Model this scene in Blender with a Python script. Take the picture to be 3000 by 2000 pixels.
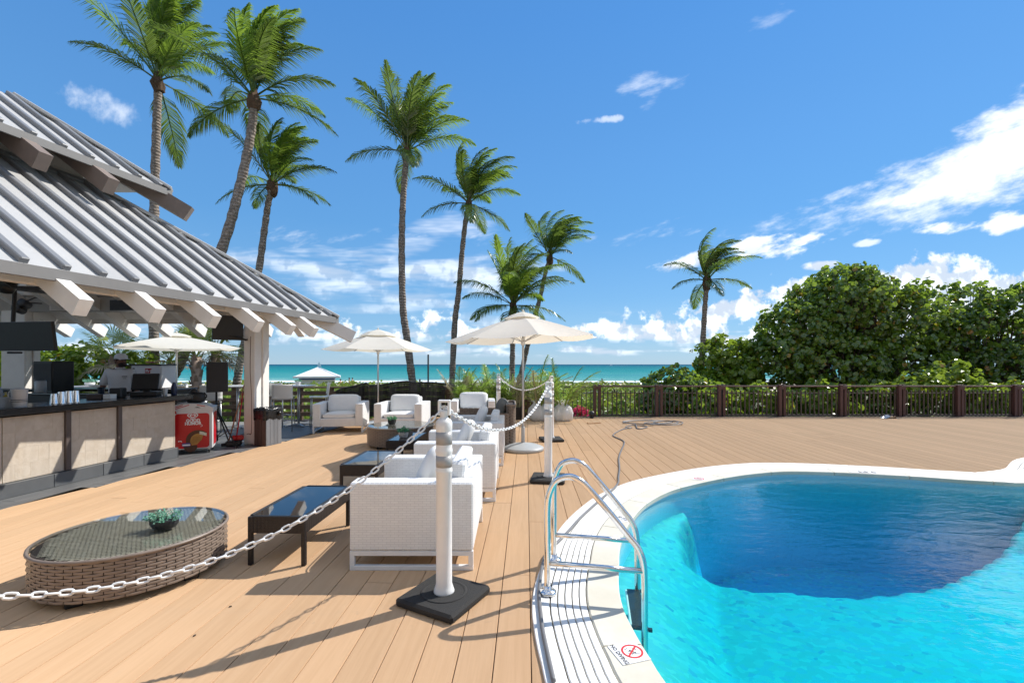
import bpy, bmesh, math, random
from mathutils import Vector, Matrix, noise as mnoise
R = math.radians
S = bpy.context.scene
for o in list(bpy.data.objects): bpy.data.objects.remove(o, do_unlink=True)
COL = S.collection
# ---------------------------------------------------------------- camera, sky, sun, exposure
FP, HC, CX, HY = 1333.0, 1.55, 1500.0, 1067.0      # focal length (photo px), eye height (m), photo centre x, horizon y
cam = bpy.data.cameras.new('camera'); camo = bpy.data.objects.new('camera', cam); COL.objects.link(camo)
cam.sensor_width = 36; cam.lens = 36*FP/3000; cam.shift_y = (HY-1000)/3000
cam.clip_start = 0.05; cam.clip_end = 90000
camo.location = (0, 0, HC); camo.rotation_euler = (R(90), 0, 0)
S.camera = camo
SUN_EL = 43.5; SUN_AZ = (0.85, 0.527)             # horizontal direction towards the sun
sd = Vector((SUN_AZ[0], SUN_AZ[1], 0)).normalized()*math.cos(R(SUN_EL)) + Vector((0, 0, math.sin(R(SUN_EL))))
sl = bpy.data.lights.new('sun', 'SUN'); sl.energy = 4.6; sl.angle = R(0.53); sl.color = (1.0, 0.955, 0.88)
so = bpy.data.objects.new('sun', sl); COL.objects.link(so)
so.rotation_euler = sd.to_track_quat('Z', 'Y').to_euler(); so.location = sd*60
S.view_settings.view_transform = 'Standard'; S.view_settings.look = 'None'
S.view_settings.gamma = 1; S.view_settings.exposure = 0.38; S.view_settings.use_curve_mapping = False
S.render.engine = 'CYCLES'
S.cycles.max_bounces = 8; S.cycles.transparent_max_bounces = 24
S.cycles.caustics_reflective = False; S.cycles.caustics_refractive = False

# ---------------------------------------------------------------- node helpers
class T:
    """small expression builder on a node tree"""
    def __init__(s, tree): s.t = tree; s.n = tree.nodes; s.l = tree.links
    def put(s, sock, v):
        if isinstance(v, bpy.types.NodeSocket): s.l.new(v, sock)
        elif v is not None:
            try: sock.default_value = v
            except Exception: sock.default_value = (*v, 1)
    def node(s, typ, ins=None, **at):
        n = s.n.new(typ)
        for k, v in at.items(): setattr(n, k, v)
        for k, v in (ins or {}).items(): s.put(n.inputs[k], v)
        return n
    def m(s, op, a, b=None, c=None, clamp=False):
        n = s.node('ShaderNodeMath', operation=op, use_clamp=clamp); s.put(n.inputs[0], a)
        if b is not None: s.put(n.inputs[1], b)
        if c is not None: s.put(n.inputs[2], c)
        return n.outputs[0]
    def add(s, a, b): return s.m('ADD', a, b)
    def sub(s, a, b): return s.m('SUBTRACT', a, b)
    def mul(s, a, b): return s.m('MULTIPLY', a, b)
    def ss(s, x, a, b, lo=0.0, hi=1.0):
        n = s.node('ShaderNodeMapRange', {0: x, 1: a, 2: b, 3: lo, 4: hi}, interpolation_type='SMOOTHSTEP'); return n.outputs[0]
    def lin(s, x, a, b, lo=0.0, hi=1.0):
        n = s.node('ShaderNodeMapRange', {0: x, 1: a, 2: b, 3: lo, 4: hi}); return n.outputs[0]
    def xyz(s, x=0.0, y=0.0, z=0.0):
        return s.node('ShaderNodeCombineXYZ', {0: x, 1: y, 2: z}).outputs[0]
    def sep(s, v): return s.node('ShaderNodeSeparateXYZ', {0: v}).outputs
    def noise(s, vec, scale, detail=4, rough=.55, dist=0.0, col=False):
        n = s.node('ShaderNodeTexNoise', {'Vector': vec, 'Scale': scale, 'Detail': detail, 'Roughness': rough, 'Distortion': dist})
        return n.outputs['Color' if col else 'Fac']
    def mix(s, f, a, b, blend='MIX'):
        n = s.node('ShaderNodeMix', data_type='RGBA', blend_type=blend)
        s.put(n.inputs[0], f); s.put(n.inputs[6], a); s.put(n.inputs[7], b); return n.outputs[2]
    def ramp(s, f, stops, interp='LINEAR'):
        n = s.node('ShaderNodeValToRGB', {0: f}); e = n.color_ramp; e.interpolation = interp
        while len(e.elements) < len(stops): e.elements.new(.5)
        for el, (p, c) in zip(e.elements, stops):
            el.position = p; el.color = (c, c, c, 1) if not hasattr(c, '__len__') else (*c[:3], 1)
        return n.outputs[0]

# ---------------------------------------------------------------- world: Nishita sky with clouds laid on the directions
W_ = bpy.data.worlds.new('World'); S.world = W_; W_.use_nodes = True
wt = T(W_.node_tree); W_.node_tree.nodes.clear()
sky = wt.node('ShaderNodeTexSky', sky_type='NISHITA', sun_disc=False, sun_elevation=R(SUN_EL),
              sun_rotation=math.atan2(SUN_AZ[0], SUN_AZ[1]), altitude=0, air_density=1.0, dust_density=0.05, ozone_density=2.6)
dx, dy, dz = wt.sep(wt.node('ShaderNodeTexCoord').outputs['Generated'])
yy = wt.m('MAXIMUM', dy, .05)
u = wt.m('DIVIDE', dx, yy); v = wt.m('DIVIDE', dz, yy)          # tangent plane of the seaward direction
front = wt.ss(dy, .05, .3)
def pu(px): return (px-CX)/FP
def pv(py): return (HY-py)/FP
def prof(pts):                                                    # height profile over the azimuth, as a ramp on u
    f = wt.lin(u, -1.3, 1.3)
    return wt.ramp(f, [((pu(p)+1.3)/2.6, pv(q)) for p, q in pts])
def n2(a, b, scale, detail, rough=.55, dist=0.0):
    n = wt.node('ShaderNodeTexNoise', {'Vector': wt.xyz(a, b, 0), 'Scale': scale, 'Detail': detail, 'Roughness': rough, 'Distortion': dist}, noise_dimensions='2D')
    return n.outputs['Fac']
nb = n2(u, v, 19, 4, .6)
# fair-weather cumulus bank low over the sea
top = prof([(-200, 1000), (300, 985), (800, 975), (930, 1000), (1020, 925), (1090, 990), (1190, 940), (1300, 900), (1400, 965), (1520, 995), (1620, 995),
            (1740, 948), (1860, 930), (1990, 872), (2100, 880), (2250, 822), (2400, 825), (2560, 800), (2700, 752), (2860, 757), (2960, 805), (3200, 815)])
d1 = wt.add(wt.sub(top, v), wt.mul(wt.sub(nb, .5), .11))
c1 = wt.ss(d1, -.004, .02)
ns = n2(wt.mul(u, 5), wt.mul(v, 27), 1.0, 3, .6)               # long flat streaks
base = wt.ss(wt.add(v, wt.mul(wt.sub(ns, .5), .07)), .03, .075)
c1 = wt.mul(wt.mul(c1, base), wt.m('MAXIMUM', wt.ss(wt.add(nb, wt.mul(ns, .5)), .62, .80), wt.ss(u, .5, .8)))
hz = wt.mul(wt.mul(wt.ss(ns, .46, .66), wt.mul(wt.ss(v, .012, .03), wt.ss(v, .13, .06))), .8)   # thin layers above the horizon
# long altocumulus tongue on the right
lo = prof([(1900, 690), (2150, 676), (2500, 672), (2850, 645), (3000, 596), (3233, 520)])
hi = prof([(1900, 690), (2150, 662), (2400, 590), (2650, 490), (2800, 385), (3000, 262), (3233, 130)])
nr = n2(wt.mul(wt.add(u, wt.mul(v, .5)), .8), wt.mul(wt.sub(v, wt.mul(u, .33)), 2.6), 9, 5, .62)
d2 = wt.m('MINIMUM', wt.sub(v, lo), wt.sub(hi, v))
c2 = wt.ss(wt.add(wt.mul(d2, 1.2), wt.mul(wt.sub(nr, .5), .19)), -.006, .10)
# smaller streaks and shreds, all cut from the two noises above
uvv = wt.xyz(u, v, 0)
def blob(px, py, rx, ry, slope, amp, dens, n, soft=.9):
    an = -math.atan(slope); sx, sy = FP/rx, FP/ry; ca, sa = math.cos(an), math.sin(an); x0, y0 = pu(px), pv(py)
    q = wt.node('ShaderNodeVectorMath', {0: uvv, 1: (x0, y0, 0)}, operation='SUBTRACT').outputs[0]
    q = wt.node('ShaderNodeVectorRotate', {'Vector': q, 'Angle': an}, rotation_type='Z_AXIS').outputs[0]
    q = wt.node('ShaderNodeVectorMath', {0: q, 1: (sx, sy, 0)}, operation='MULTIPLY').outputs[0]
    d = wt.node('ShaderNodeVectorMath', {0: q, 1: q}, operation='DOT_PRODUCT').outputs['Value']
    return wt.ss(wt.sub(wt.m('MULTIPLY_ADD', n, amp, 1-.5*amp), d), 0.0, soft, 0.0, dens)
blobs = [blob(1990, 768, 110, 24, .22, 3.2, 1, nr), blob(2270, 722, 170, 34, .12, 4.0, 1, nr), blob(2405, 776, 55, 15, .1, 2.4, .95, nr),
         blob(2780, 668, 120, 22, .12, 3.4, .9, nr), blob(2960, 645, 100, 34, .2, 3.0, .95, nr), blob(2540, 712, 50, 12, .1, 3, .7, nr),
         blob(1895, 262, 110, 46, .3, 7.0, .42, nr, 2.8), blob(1760, 352, 60, 12, .12, 5.0, .5, nb, 1.6), blob(2250, 55, 90, 30, .4, 6.0, .25, nr, 2.6),
         blob(300, 312, 130, 48, -.4, 2.6, .6, nb, 1.8),
         blob(1270, 690, 190, 60, .08, 4.2, .55, ns, 1.9), blob(900, 790, 330, 36, -.2, 3.2, .65, ns, 1.6),
         blob(1180, 780, 330, 50, -.12, 3.6, .72, ns, 1.6), blob(1080, 850, 300, 44, -.1, 3.2, .75, ns, 1.5),
         blob(1390, 800, 260, 64, -.06, 3.2, .75, ns, 1.6), blob(1100, 905, 170, 22, 0, 2.6, .45, ns, 1.4)]
c3 = blobs[0]
for b in blobs[1:]: c3 = wt.m('MAXIMUM', c3, b)
cl = wt.m('MAXIMUM', wt.m('MAXIMUM', c1, c2), wt.m('MAXIMUM', c3, hz))
# unseen sky behind the camera: cloud cover raised to add white fill light
cb = wt.mul(wt.ss(n2(dx, wt.add(dy, wt.mul(dz, 2)), 3.2, 3, .6), .44, .62), wt.mul(wt.ss(dz, .02, .2), .85))
cl = wt.add(wt.mul(cl, front), wt.mul(cb, wt.sub(1.0, front)))
cl = wt.m('MINIMUM', cl, .97)
shade = wt.ss(wt.add(n2(wt.sub(u, .02), wt.sub(v, .028), 19, 3, .6), wt.mul(wt.sub(nb, .5), -.8)), .40, .60)
ccol = wt.mix(shade, (10.2, 10.9, 11.6), (6.0, 6.9, 8.2))
ccol = wt.mix(wt.ss(v, .2, .3), ccol, (10.4, 10.8, 11.4))
tint = wt.ramp(wt.m('MAXIMUM', dz, 0.0), [(0, (.44, .64, 1.02)), (.1, (.50, .80, 1.14)), (.3, (.55, .97, 1.28)), (.45, (.60, 1.09, 1.42)), (.6, (.64, 1.26, 1.68)), (1, (.68, 1.34, 1.76))])
skyc = wt.mix(1.0, sky.outputs[0], tint, 'MULTIPLY')
grad = wt.ramp(wt.m('MAXIMUM', dz, 0.0), [(0, (4.1, 5.7, 7.1)), (.06, (3.0, 5.1, 7.1)), (.14, (2.0, 4.3, 7.0)), (.28, (1.26, 3.5, 6.9)), (.4, (1.12, 3.2, 6.8)), (.6, (.80, 2.6, 6.2)), (1, (.6, 2.1, 5.4))])
skyc = wt.mix(.68, skyc, grad)
fin = wt.mix(cl, skyc, ccol)
bg = wt.node('ShaderNodeBackground', {'Color': fin, 'Strength': .09})
W_.cycles.sampling_method = 'MANUAL'; W_.cycles.sample_map_resolution = 256
wo = wt.node('ShaderNodeOutputWorld'); W_.node_tree.links.new(bg.outputs[0], wo.inputs[0])

# ---------------------------------------------------------------- geometry helpers
def G(px, py, z=0.0):
    y = (HC-z)*FP/(py-HY); return Vector(((px-CX)/FP*y, y, z))
def P(px, py, y): return Vector(((px-CX)/FP*y, y, HC-(py-HY)/FP*y))
def V(*a): return Vector(a)
class MB:
    def __init__(s): s.v = []; s.f = []
    def add(s, vs, fs):
        o = len(s.v); s.v += [tuple(p) for p in vs]; s.f += [tuple(i+o for i in f) for f in fs]; return s
    def box(s, c, d, rz=0, bev=0.0, M=None):
        hx, hy, hz = d[0]/2, d[1]/2, d[2]/2
        b = min(bev, hx*.9, hy*.9, hz*.9)
        if b <= 0:
            vs = [(x, y, z) for z in (-hz, hz) for y in (-hy, hy) for x in (-hx, hx)]
            fs = [(0, 2, 3, 1), (4, 5, 7, 6), (0, 1, 5, 4), (2, 6, 7, 3), (0, 4, 6, 2), (1, 3, 7, 5)]
        else:
            vs = []; ix = {}
            for i, sx in enumerate((-1, 1)):
                for j, sy in enumerate((-1, 1)):
                    for k, sz in enumerate((-1, 1)):
                        for a in range(3):
                            q = [sx*hx, sy*hy, sz*hz]
                            for t in range(3):
                                if t != a: q[t] -= (sx, sy, sz)[t]*b
                            ix[(i, j, k, a)] = len(vs); vs.append(tuple(q))
            fs = []
            for a in range(3):
                o1, o2 = [t for t in range(3) if t != a]
                for e in (0, 1):
                    def K(p, q):
                        t = [0, 0, 0]; t[a] = e; t[o1] = p; t[o2] = q; return ix[(*t, a)]
                    fs.append((K(0, 0), K(1, 0), K(1, 1), K(0, 1)))
            for a in range(3):
                o1, o2 = [t for t in range(3) if t != a]
                for p in (0, 1):
                    for q in (0, 1):
                        def K(e, w):
                            t = [0, 0, 0]; t[a] = e; t[o1] = p; t[o2] = q; return ix[(*t, w)]
                        fs.append((K(0, o1), K(1, o1), K(1, o2), K(0, o2)))
            for i in (0, 1):
                for j in (0, 1):
                    for k in (0, 1): fs.append(tuple(ix[(i, j, k, a)] for a in range(3)))
        if M is None: M = Matrix.Translation(Vector(c)) @ Matrix.Rotation(rz, 4, 'Z')
        return s.add([M @ Vector(p) for p in vs], fs)
    def beam(s, p0, p1, w, h, up=(0, 0, 1), bev=0.0):
        p0, p1 = Vector(p0), Vector(p1); d = p1-p0; L = d.length; d.normalize()
        x = d.cross(Vector(up)); 
        if x.length < 1e-6: x = Vector((1, 0, 0))
        x.normalize(); z = x.cross(d)
        M = Matrix((x, d, z)).transposed().to_4x4(); M.translation = (p0+p1)/2
        return s.box((0, 0, 0), (w, L, h), bev=bev, M=M)
    def tube(s, pts, r, seg=8, closed=False, cap=True):
        pts = [Vector(p) for p in pts]; n = len(pts); rr = r if hasattr(r, '__len__') else [r]*n
        def tan(i):
            a = pts[(i-1) % n] if (closed or i > 0) else pts[0]; b = pts[(i+1) % n] if (closed or i < n-1) else pts[-1]
            return (b-a).normalized()
        t0 = tan(0); x = t0.orthogonal().normalized(); vs = []; pt = t0
        for i in range(n):
            t = tan(i); q = pt.rotation_difference(t); x = (q @ x); x = (x-t*x.dot(t)).normalized(); y = t.cross(x); pt = t
            for k in range(seg):
                a = 2*math.pi*k/seg; vs.append(pts[i]+(x*math.cos(a)+y*math.sin(a))*rr[i])
        fs = []
        for i in range(n if closed else n-1):
            a, b = i*seg, ((i+1) % n)*seg
            for k in range(seg): fs.append((a+k, a+(k+1) % seg, b+(k+1) % seg, b+k))
        if cap and not closed: fs += [tuple(range(seg))[::-1], tuple((n-1)*seg+k for k in range(seg))]
        return s.add(vs, fs)
    def lathe(s, prof, seg=16, c=(0, 0, 0), M=None):
        c = Vector(c); vs = []; fs = []
        for r, z in prof:
            for k in range(seg):
                a = 2*math.pi*k/seg; p = Vector((r*math.cos(a), r*math.sin(a), z)); vs.append((M @ p) if M else p+c)
        for i in range(len(prof)-1):
            for k in range(seg):
                fs.append((i*seg+k, i*seg+(k+1) % seg, (i+1)*seg+(k+1) % seg, (i+1)*seg+k))
        if prof[0][0] > 1e-4: fs.append(tuple(range(seg))[::-1])
        if prof[-1][0] > 1e-4: fs.append(tuple((len(prof)-1)*seg+k for k in range(seg)))
        return s.add(vs, fs)
    def prism(s, poly, z0, z1):
        n = len(poly); vs = [(p[0], p[1], z0) for p in poly]+[(p[0], p[1], z1) for p in poly]
        return s.add(vs, [tuple(range(n))[::-1], tuple(range(n, 2*n))]+[(i, (i+1) % n, n+(i+1) % n, n+i) for i in range(n)])
    def slab(s, quad, t):
        """a flat panel through 3+ points, t thick below"""
        q = [Vector(p) for p in quad]; nn = (q[1]-q[0]).cross(q[2]-q[0]).normalized()
        if nn.z < 0: nn = -nn
        n = len(q); return s.add(q+[p-nn*t for p in q], [tuple(range(n)), tuple(range(n, 2*n))[::-1]]+[(i, (i+1) % n, n+(i+1) % n, n+i) for i in range(n)])
    def puff(s, c, d, M=None, e=.35, n=14, m=9, sag=0.0):
        """soft rounded cushion"""
        vs = []; fs = []
        def pw(x, k): return math.copysign(abs(x)**k, x)
        for i in range(m+1):
            ph = -math.pi/2+math.pi*i/m
            for k in range(n):
                a = 2*math.pi*k/n
                p = Vector((d[0]/2*pw(math.cos(ph), .55)*pw(math.cos(a), e), d[1]/2*pw(math.cos(ph), .55)*pw(math.sin(a), e), d[2]/2*pw(math.sin(ph), .8)))
                p.z -= sag*(1-abs(2*p.x/d[0]))
                vs.append((M @ p) if M else p+Vector(c))
        for i in range(m):
            for k in range(n): fs.append((i*n+k, i*n+(k+1) % n, (i+1)*n+(k+1) % n, (i+1)*n+k))
        return s.add(vs, fs)
    def mesh(s, name, smooth=False):
        me = bpy.data.meshes.new(name); me.from_pydata(s.v, [], s.f); me.validate(); me.update()
        bm = bmesh.new(); bm.from_mesh(me); bmesh.ops.recalc_face_normals(bm, faces=bm.faces); bm.to_mesh(me); bm.free()
        if smooth is True:
            for p in me.polygons: p.use_smooth = True
        return me
    def build(s, name, mat, parent=None, smooth=False, world=False, norm=True):
        if world and parent is not None:
            mi = Matrix.Translation(-Vector(parent.location)) if not parent.rotation_euler[2] else (Matrix.Translation(parent.location) @ Matrix.Rotation(parent.rotation_euler[2], 4, 'Z')).inverted()
            s.v = [tuple(mi @ Vector(p)) for p in s.v]
        if norm: me = s.mesh(name, smooth)
        else:
            me = bpy.data.meshes.new(name); me.from_pydata(s.v, [], s.f); me.update()
        return link(name, me, mat, parent)
def link(name, me, mat, parent=None):
    o = bpy.data.objects.new(name, me); COL.objects.link(o)
    if mat is not None and not me.materials: me.materials.append(mat)
    if parent is not None: o.parent = parent
    return o
def tag(o, label, cat, group=None):
    o['label'] = label; o['category'] = cat
    if group: o['group'] = group
    return o
def thing(name, label, cat, loc=(0, 0, 0), rz=0.0, group=None):
    o = bpy.data.objects.new(name, None); COL.objects.link(o); o.location = loc; o.rotation_euler = (0, 0, rz); o.empty_display_size = .1
    return tag(o, label, cat, group)
def struct(o, kind='structure'): o['kind'] = kind; return o
def group0(name, kind='structure'):
    o = bpy.data.objects.new(name, None); COL.objects.link(o); o['kind'] = kind; return o
def copy_tree(o, loc=None, rz=None, label=None, parent=None):
    c = o.copy(); COL.objects.link(c); c.parent = parent
    if loc is not None: c.location = loc
    if rz is not None: c.rotation_euler = (0, 0, rz)
    if label: c['label'] = label
    for ch in list(o.children): copy_tree(ch, parent=c)
    return c
def smooth_angle(o, deg=35):
    me = o.data
    for p in me.polygons: p.use_smooth = True
    bm = bmesh.new(); bm.from_mesh(me)
    for e in bm.edges:
        if len(e.link_faces) == 2 and e.calc_face_angle(0) > R(deg): e.smooth = False
    bm.to_mesh(me); bm.free(); return o
def spline(pts, n=8, closed=False):
    pts = [Vector(p) for p in pts]; m = len(pts); out = []
    for i in range(m if closed else m-1):
        if closed: a, b, c, d = (pts[(i+k) % m] for k in (-1, 0, 1, 2))
        else: a, b, c, d = pts[max(i-1, 0)], pts[i], pts[i+1], pts[min(i+2, m-1)]
        for k in range(n):
            t = k/n; out.append(.5*((2*b)+(c-a)*t+(2*a-5*b+4*c-d)*t*t+(3*b-a-3*c+d)*t**3))
    if not closed: out.append(pts[-1])
    return out
def text_mb(txt, size, bold=0.0, align='CENTER', depth=0.0):
    cu = bpy.data.curves.new('txt', 'FONT'); cu.body = txt; cu.size = size; cu.align_x = align; cu.align_y = 'CENTER'; cu.offset = bold; cu.extrude = depth; cu.resolution_u = 3
    o = bpy.data.objects.new('txt', cu); COL.objects.link(o)
    dg = bpy.context.evaluated_depsgraph_get(); me = o.evaluated_get(dg).to_mesh()
    mb = MB(); mb.v = [tuple(v.co) for v in me.vertices]; mb.f = [tuple(p.vertices) for p in me.polygons]
    o.evaluated_get(dg).to_mesh_clear(); bpy.data.objects.remove(o); bpy.data.curves.remove(cu); return mb
def xf(mb, M): mb.v = [tuple(M @ Vector(p)) for p in mb.v]; return mb

# ---------------------------------------------------------------- materials
def newmat(name):
    m = bpy.data.materials.new(name); m.use_nodes = True; m.node_tree.nodes.clear(); t = T(m.node_tree)
    out = t.node('ShaderNodeOutputMaterial'); return m, t, out
def hexc(h): 
    c = [int(h[i:i+2], 16)/255 for i in (0, 2, 4)]; return tuple((x/12.92 if x < .04045 else ((x+.055)/1.055)**2.4) for x in c)
def pbr(name, col, rough=.5, metal=0.0, var=.12, scale=14, bump=0.0, bscale=60, stretch=(1, 1, 1), spec=.5, dirt=0.0, trans=0.0, coat=0.0):
    m, t, out = newmat(name); tc = t.node('ShaderNodeTexCoord').outputs['Object']
    vec = t.node('ShaderNodeMapping', {'Vector': tc, 'Scale': stretch}).outputs[0]
    n = t.noise(vec, scale, 5, .6)
    rnd = t.node('ShaderNodeObjectInfo').outputs['Random']
    f = t.add(t.mul(t.sub(n, .5), 2*var), t.add(1.0, t.mul(t.sub(rnd, .5), var)))
    c = t.mix(1.0, col, t.xyz(f, f, f), 'MULTIPLY')
    if dirt: c = t.mix(t.mul(t.ss(t.noise(vec, scale*.35, 6, .7), .52, .72), dirt), c, tuple(x*.45 for x in col))
    b = t.node('ShaderNodeBsdfPrincipled', {'Base Color': c, 'Roughness': t.add(rough, t.mul(t.sub(n, .5), .18)), 'Metallic': metal, 'Specular IOR Level': spec, 'Coat Weight': coat})
    if bump:
        bn = t.node('ShaderNodeBump', {'Height': t.noise(vec, bscale, 4, .6), 'Strength': bump, 'Distance': .01}); t.l.new(bn.outputs[0], b.inputs['Normal'])
    t.l.new(b.outputs[0], out.inputs[0]); return m
def leafmat(name, c1, c2, c3=None, rough=.35, tr=.35, gloss=.06):
    """leaves: each one its own tone, some light coming through"""
    m, t, out = newmat(name)
    rnd = t.node('ShaderNodeNewGeometry').outputs['Random Per Island']; ob = t.node('ShaderNodeObjectInfo').outputs['Random']
    c = t.mix(rnd, c1, c2)
    if c3: c = t.mix(t.ss(rnd, .965, .985), c, c3)
    c = t.mix(t.mul(ob, .35), c, c2)
    d = t.node('ShaderNodeBsdfDiffuse', {'Color': c}); tl = t.node('ShaderNodeBsdfTranslucent', {'Color': t.mix(.5, c, tuple(min(1, x*2.2) for x in c2))})
    a = t.node('ShaderNodeMixShader', {0: tr, 1: d.outputs[0], 2: tl.outputs[0]})
    g = t.node('ShaderNodeBsdfGlossy', {'Color': (1, 1, 1), 'Roughness': rough})
    b = t.node('ShaderNodeMixShader', {0: gloss, 1: a.outputs[0], 2: g.outputs[0]}); t.l.new(b.outputs[0], out.inputs[0]); return m
def weave(name, c1, c2, cm, bw, bh, bump=.6, rough=.5, hole=0.0, spec=.4, mort=.12):
    """woven resin wicker; the pattern follows each face of the piece"""
    m, t, out = newmat(name); tc = t.node('ShaderNodeTexCoord').outputs['Object']; x, y, z = t.sep(tc)
    nrm = t.sep(t.node('ShaderNodeNewGeometry').outputs['Normal'])
    up = t.m('GREATER_THAN', t.m('ABSOLUTE', nrm[2]), .6)
    a = t.add(t.mul(up, x), t.mul(t.sub(1, up), t.add(x, y))); b_ = t.add(t.mul(up, y), t.mul(t.sub(1, up), z))
    vec = t.xyz(a, b_, 0)
    br = t.node('ShaderNodeTexBrick', {'Vector': vec, 'Color1': c1, 'Color2': c2, 'Mortar': cm, 'Scale': 1.0, 'Mortar Size': bh*mort, 'Mortar Smooth': .6, 'Brick Width': bw, 'Row Height': bh}, offset=.5)
    n = t.noise(tc, 9, 4)
    c = t.mix(1.0, br.outputs['Color'], t.xyz(*[t.add(.95, t.mul(n, .10))]*3), 'MULTIPLY')
    p = t.node('ShaderNodeBsdfPrincipled', {'Base Color': c, 'Roughness': rough, 'Specular IOR Level': spec})
    su = t.m('SINE', t.mul(a, 2*math.pi/bw)); h = t.sub(t.mul(su, .25), br.outputs['Fac'])
    bn = t.node('ShaderNodeBump', {'Height': h, 'Strength': bump, 'Distance': bh*.35}); t.l.new(bn.outputs[0], p.inputs['Normal'])
    if hole:
        vo = t.m('MULTIPLY', t.m('GREATER_THAN', t.m('SINE', t.mul(a, 2*math.pi/(bw*.5))), 1-hole), t.m('GREATER_THAN', t.m('SINE', t.mul(b_, 2*math.pi/(bh*1.5))), 1-hole))
        ho = t.mul(vo, t.sub(1, up)); tr = t.node('ShaderNodeBsdfTransparent')
        mx = t.node('ShaderNodeMixShader', {0: ho, 1: p.outputs[0], 2: tr.outputs[0]}); t.l.new(mx.outputs[0], out.inputs[0])
    else: t.l.new(p.outputs[0], out.inputs[0])
    return m
def glassy(name, tint, ior=1.45, rough=.02, fac=None):
    """thin clear sheet: Fresnel reflection over a tinted see-through layer"""
    m, t, out = newmat(name); bf = t.node('ShaderNodeNewGeometry').outputs['Backfacing']; fr = t.node('ShaderNodeFresnel', {'IOR': t.lin(bf, 0, 1, ior, 1/ior)})
    tr = t.node('ShaderNodeBsdfTransparent', {'Color': tint}); g = t.node('ShaderNodeBsdfGlossy', {'Roughness': rough})
    mx = t.node('ShaderNodeMixShader', {0: fr.outputs[0], 1: tr.outputs[0], 2: g.outputs[0]}); t.l.new(mx.outputs[0], out.inputs[0]); return m
WHITE_WICKER = weave('white_wicker', (.80, .80, .79), (.76, .76, .755), (.64, .64, .64), .060, .018, .45, .45)
BLACK_WICKER = weave('black_wicker', (.022, .017, .016), (.032, .025, .022), (.008, .006, .006), .03, .012, .8, .4, hole=.18)
BROWN_WICKER = weave('brown_wicker', (.20, .135, .10), (.14, .095, .07), (.035, .022, .016), .05, .017, .8, .42)
BROWN_STRAND = pbr('brown_strand', (.215, .168, .135), .42, var=.3, scale=18)
TOP_STRAND = pbr('top_strand', (.36, .32, .25), .5, var=.25, scale=18)  # paler copy of the strand colour, makes up for light lost in the glass
DARK_CORE = pbr('dark_wicker_core', (.035, .022, .016), .7)
CUSHION = pbr('white_cushion', (.80, .80, .785), .85, var=.04, bump=.12, bscale=260, spec=.2)
GREY_CUSHION = pbr('grey_cushion', (.13, .135, .135), .9, var=.2, bump=.25, bscale=160, spec=.1)
WHITE_METAL = pbr('white_metal', (.74, .74, .74), .38, var=.05)
WHITE_PLASTIC = pbr('white_plastic', (.76, .755, .74), .42, var=.06, dirt=.1)
CREAM_CANVAS = pbr('cream_canvas', (.80, .775, .71), .9, var=.05, bump=.1, bscale=400, spec=.1)
ALU = pbr('brushed_aluminium', (.52, .53, .54), .36, .85, var=.05)
GREY_PLASTIC = pbr('grey_plastic', (.40, .42, .43), .4, var=.08)
CHROME = pbr('polished_steel', (.76, .75, .73), .12, 1.0, var=.08, scale=30)
RUBBER = pbr('black_rubber', (.022, .021, .02), .85, var=.3, scale=160, bump=.5, bscale=240)
BLACK = pbr('black_plastic', (.013, .013, .014), .45, var=.2)
BLACK_GLOSS = pbr('black_gloss', (.008, .008, .009), .12, var=.1)
BLACK_GLASS = pbr('black_glass', (.006, .007, .01), .03, var=.02, spec=.9)
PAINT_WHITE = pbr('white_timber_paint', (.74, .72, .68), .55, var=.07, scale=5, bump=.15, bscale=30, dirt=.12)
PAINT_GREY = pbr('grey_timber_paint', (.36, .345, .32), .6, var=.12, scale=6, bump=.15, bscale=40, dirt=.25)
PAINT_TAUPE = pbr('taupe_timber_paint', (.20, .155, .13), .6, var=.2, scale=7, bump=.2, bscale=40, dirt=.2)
ROOF_METAL = pbr('pale_roof_metal', (.44, .435, .425), .5, .0, var=.08, scale=3, dirt=.16)
ROOF_RIB = pbr('roof_batten_metal', (.20, .205, .215), .45, .0, var=.08, scale=8)
STRIPS = {}
# ================================================================ the setting
rng = random.Random(4)
AX = .0315                                   # deck boards run along (AX, 1)
bd = V(AX, 1, 0).normalized(); bn_ = V(bd.y, -bd.x, 0)
# --- pool outline (inner edge of the coping), from the photo where it shows, closed plausibly beyond the frame
ip = [(1944, 1998), (1904, 1935), (1865, 1872), (1833, 1811), (1820, 1782), (1809, 1738), (1806, 1695), (1808, 1648), (1811, 1597), (1829, 1546), (1861, 1501), (1896, 1469),
      (1960, 1436), (2041, 1414), (2130, 1396), (2210, 1385), (2296, 1379), (2423, 1381), (2551, 1387), (2678, 1394), (2806, 1403), (2934, 1410), (3000, 1412)]
inner = [G(a, b, .02).to_2d() for a, b in ip] + [Vector(p) for p in ((7.5, 6.2), (8.7, 7.0), (10.4, 7.2), (12, 6), (12.3, 3.5), (11.4, .8), (9, -.9), (6, -1.5), (3.2, -1.3), (1.8, -.5), (1.1, .7), (.85, 1.6))]
inner = [Vector((p.x, p.y, 0)) for p in inner]
POOL = spline(inner, 6, True)
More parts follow.
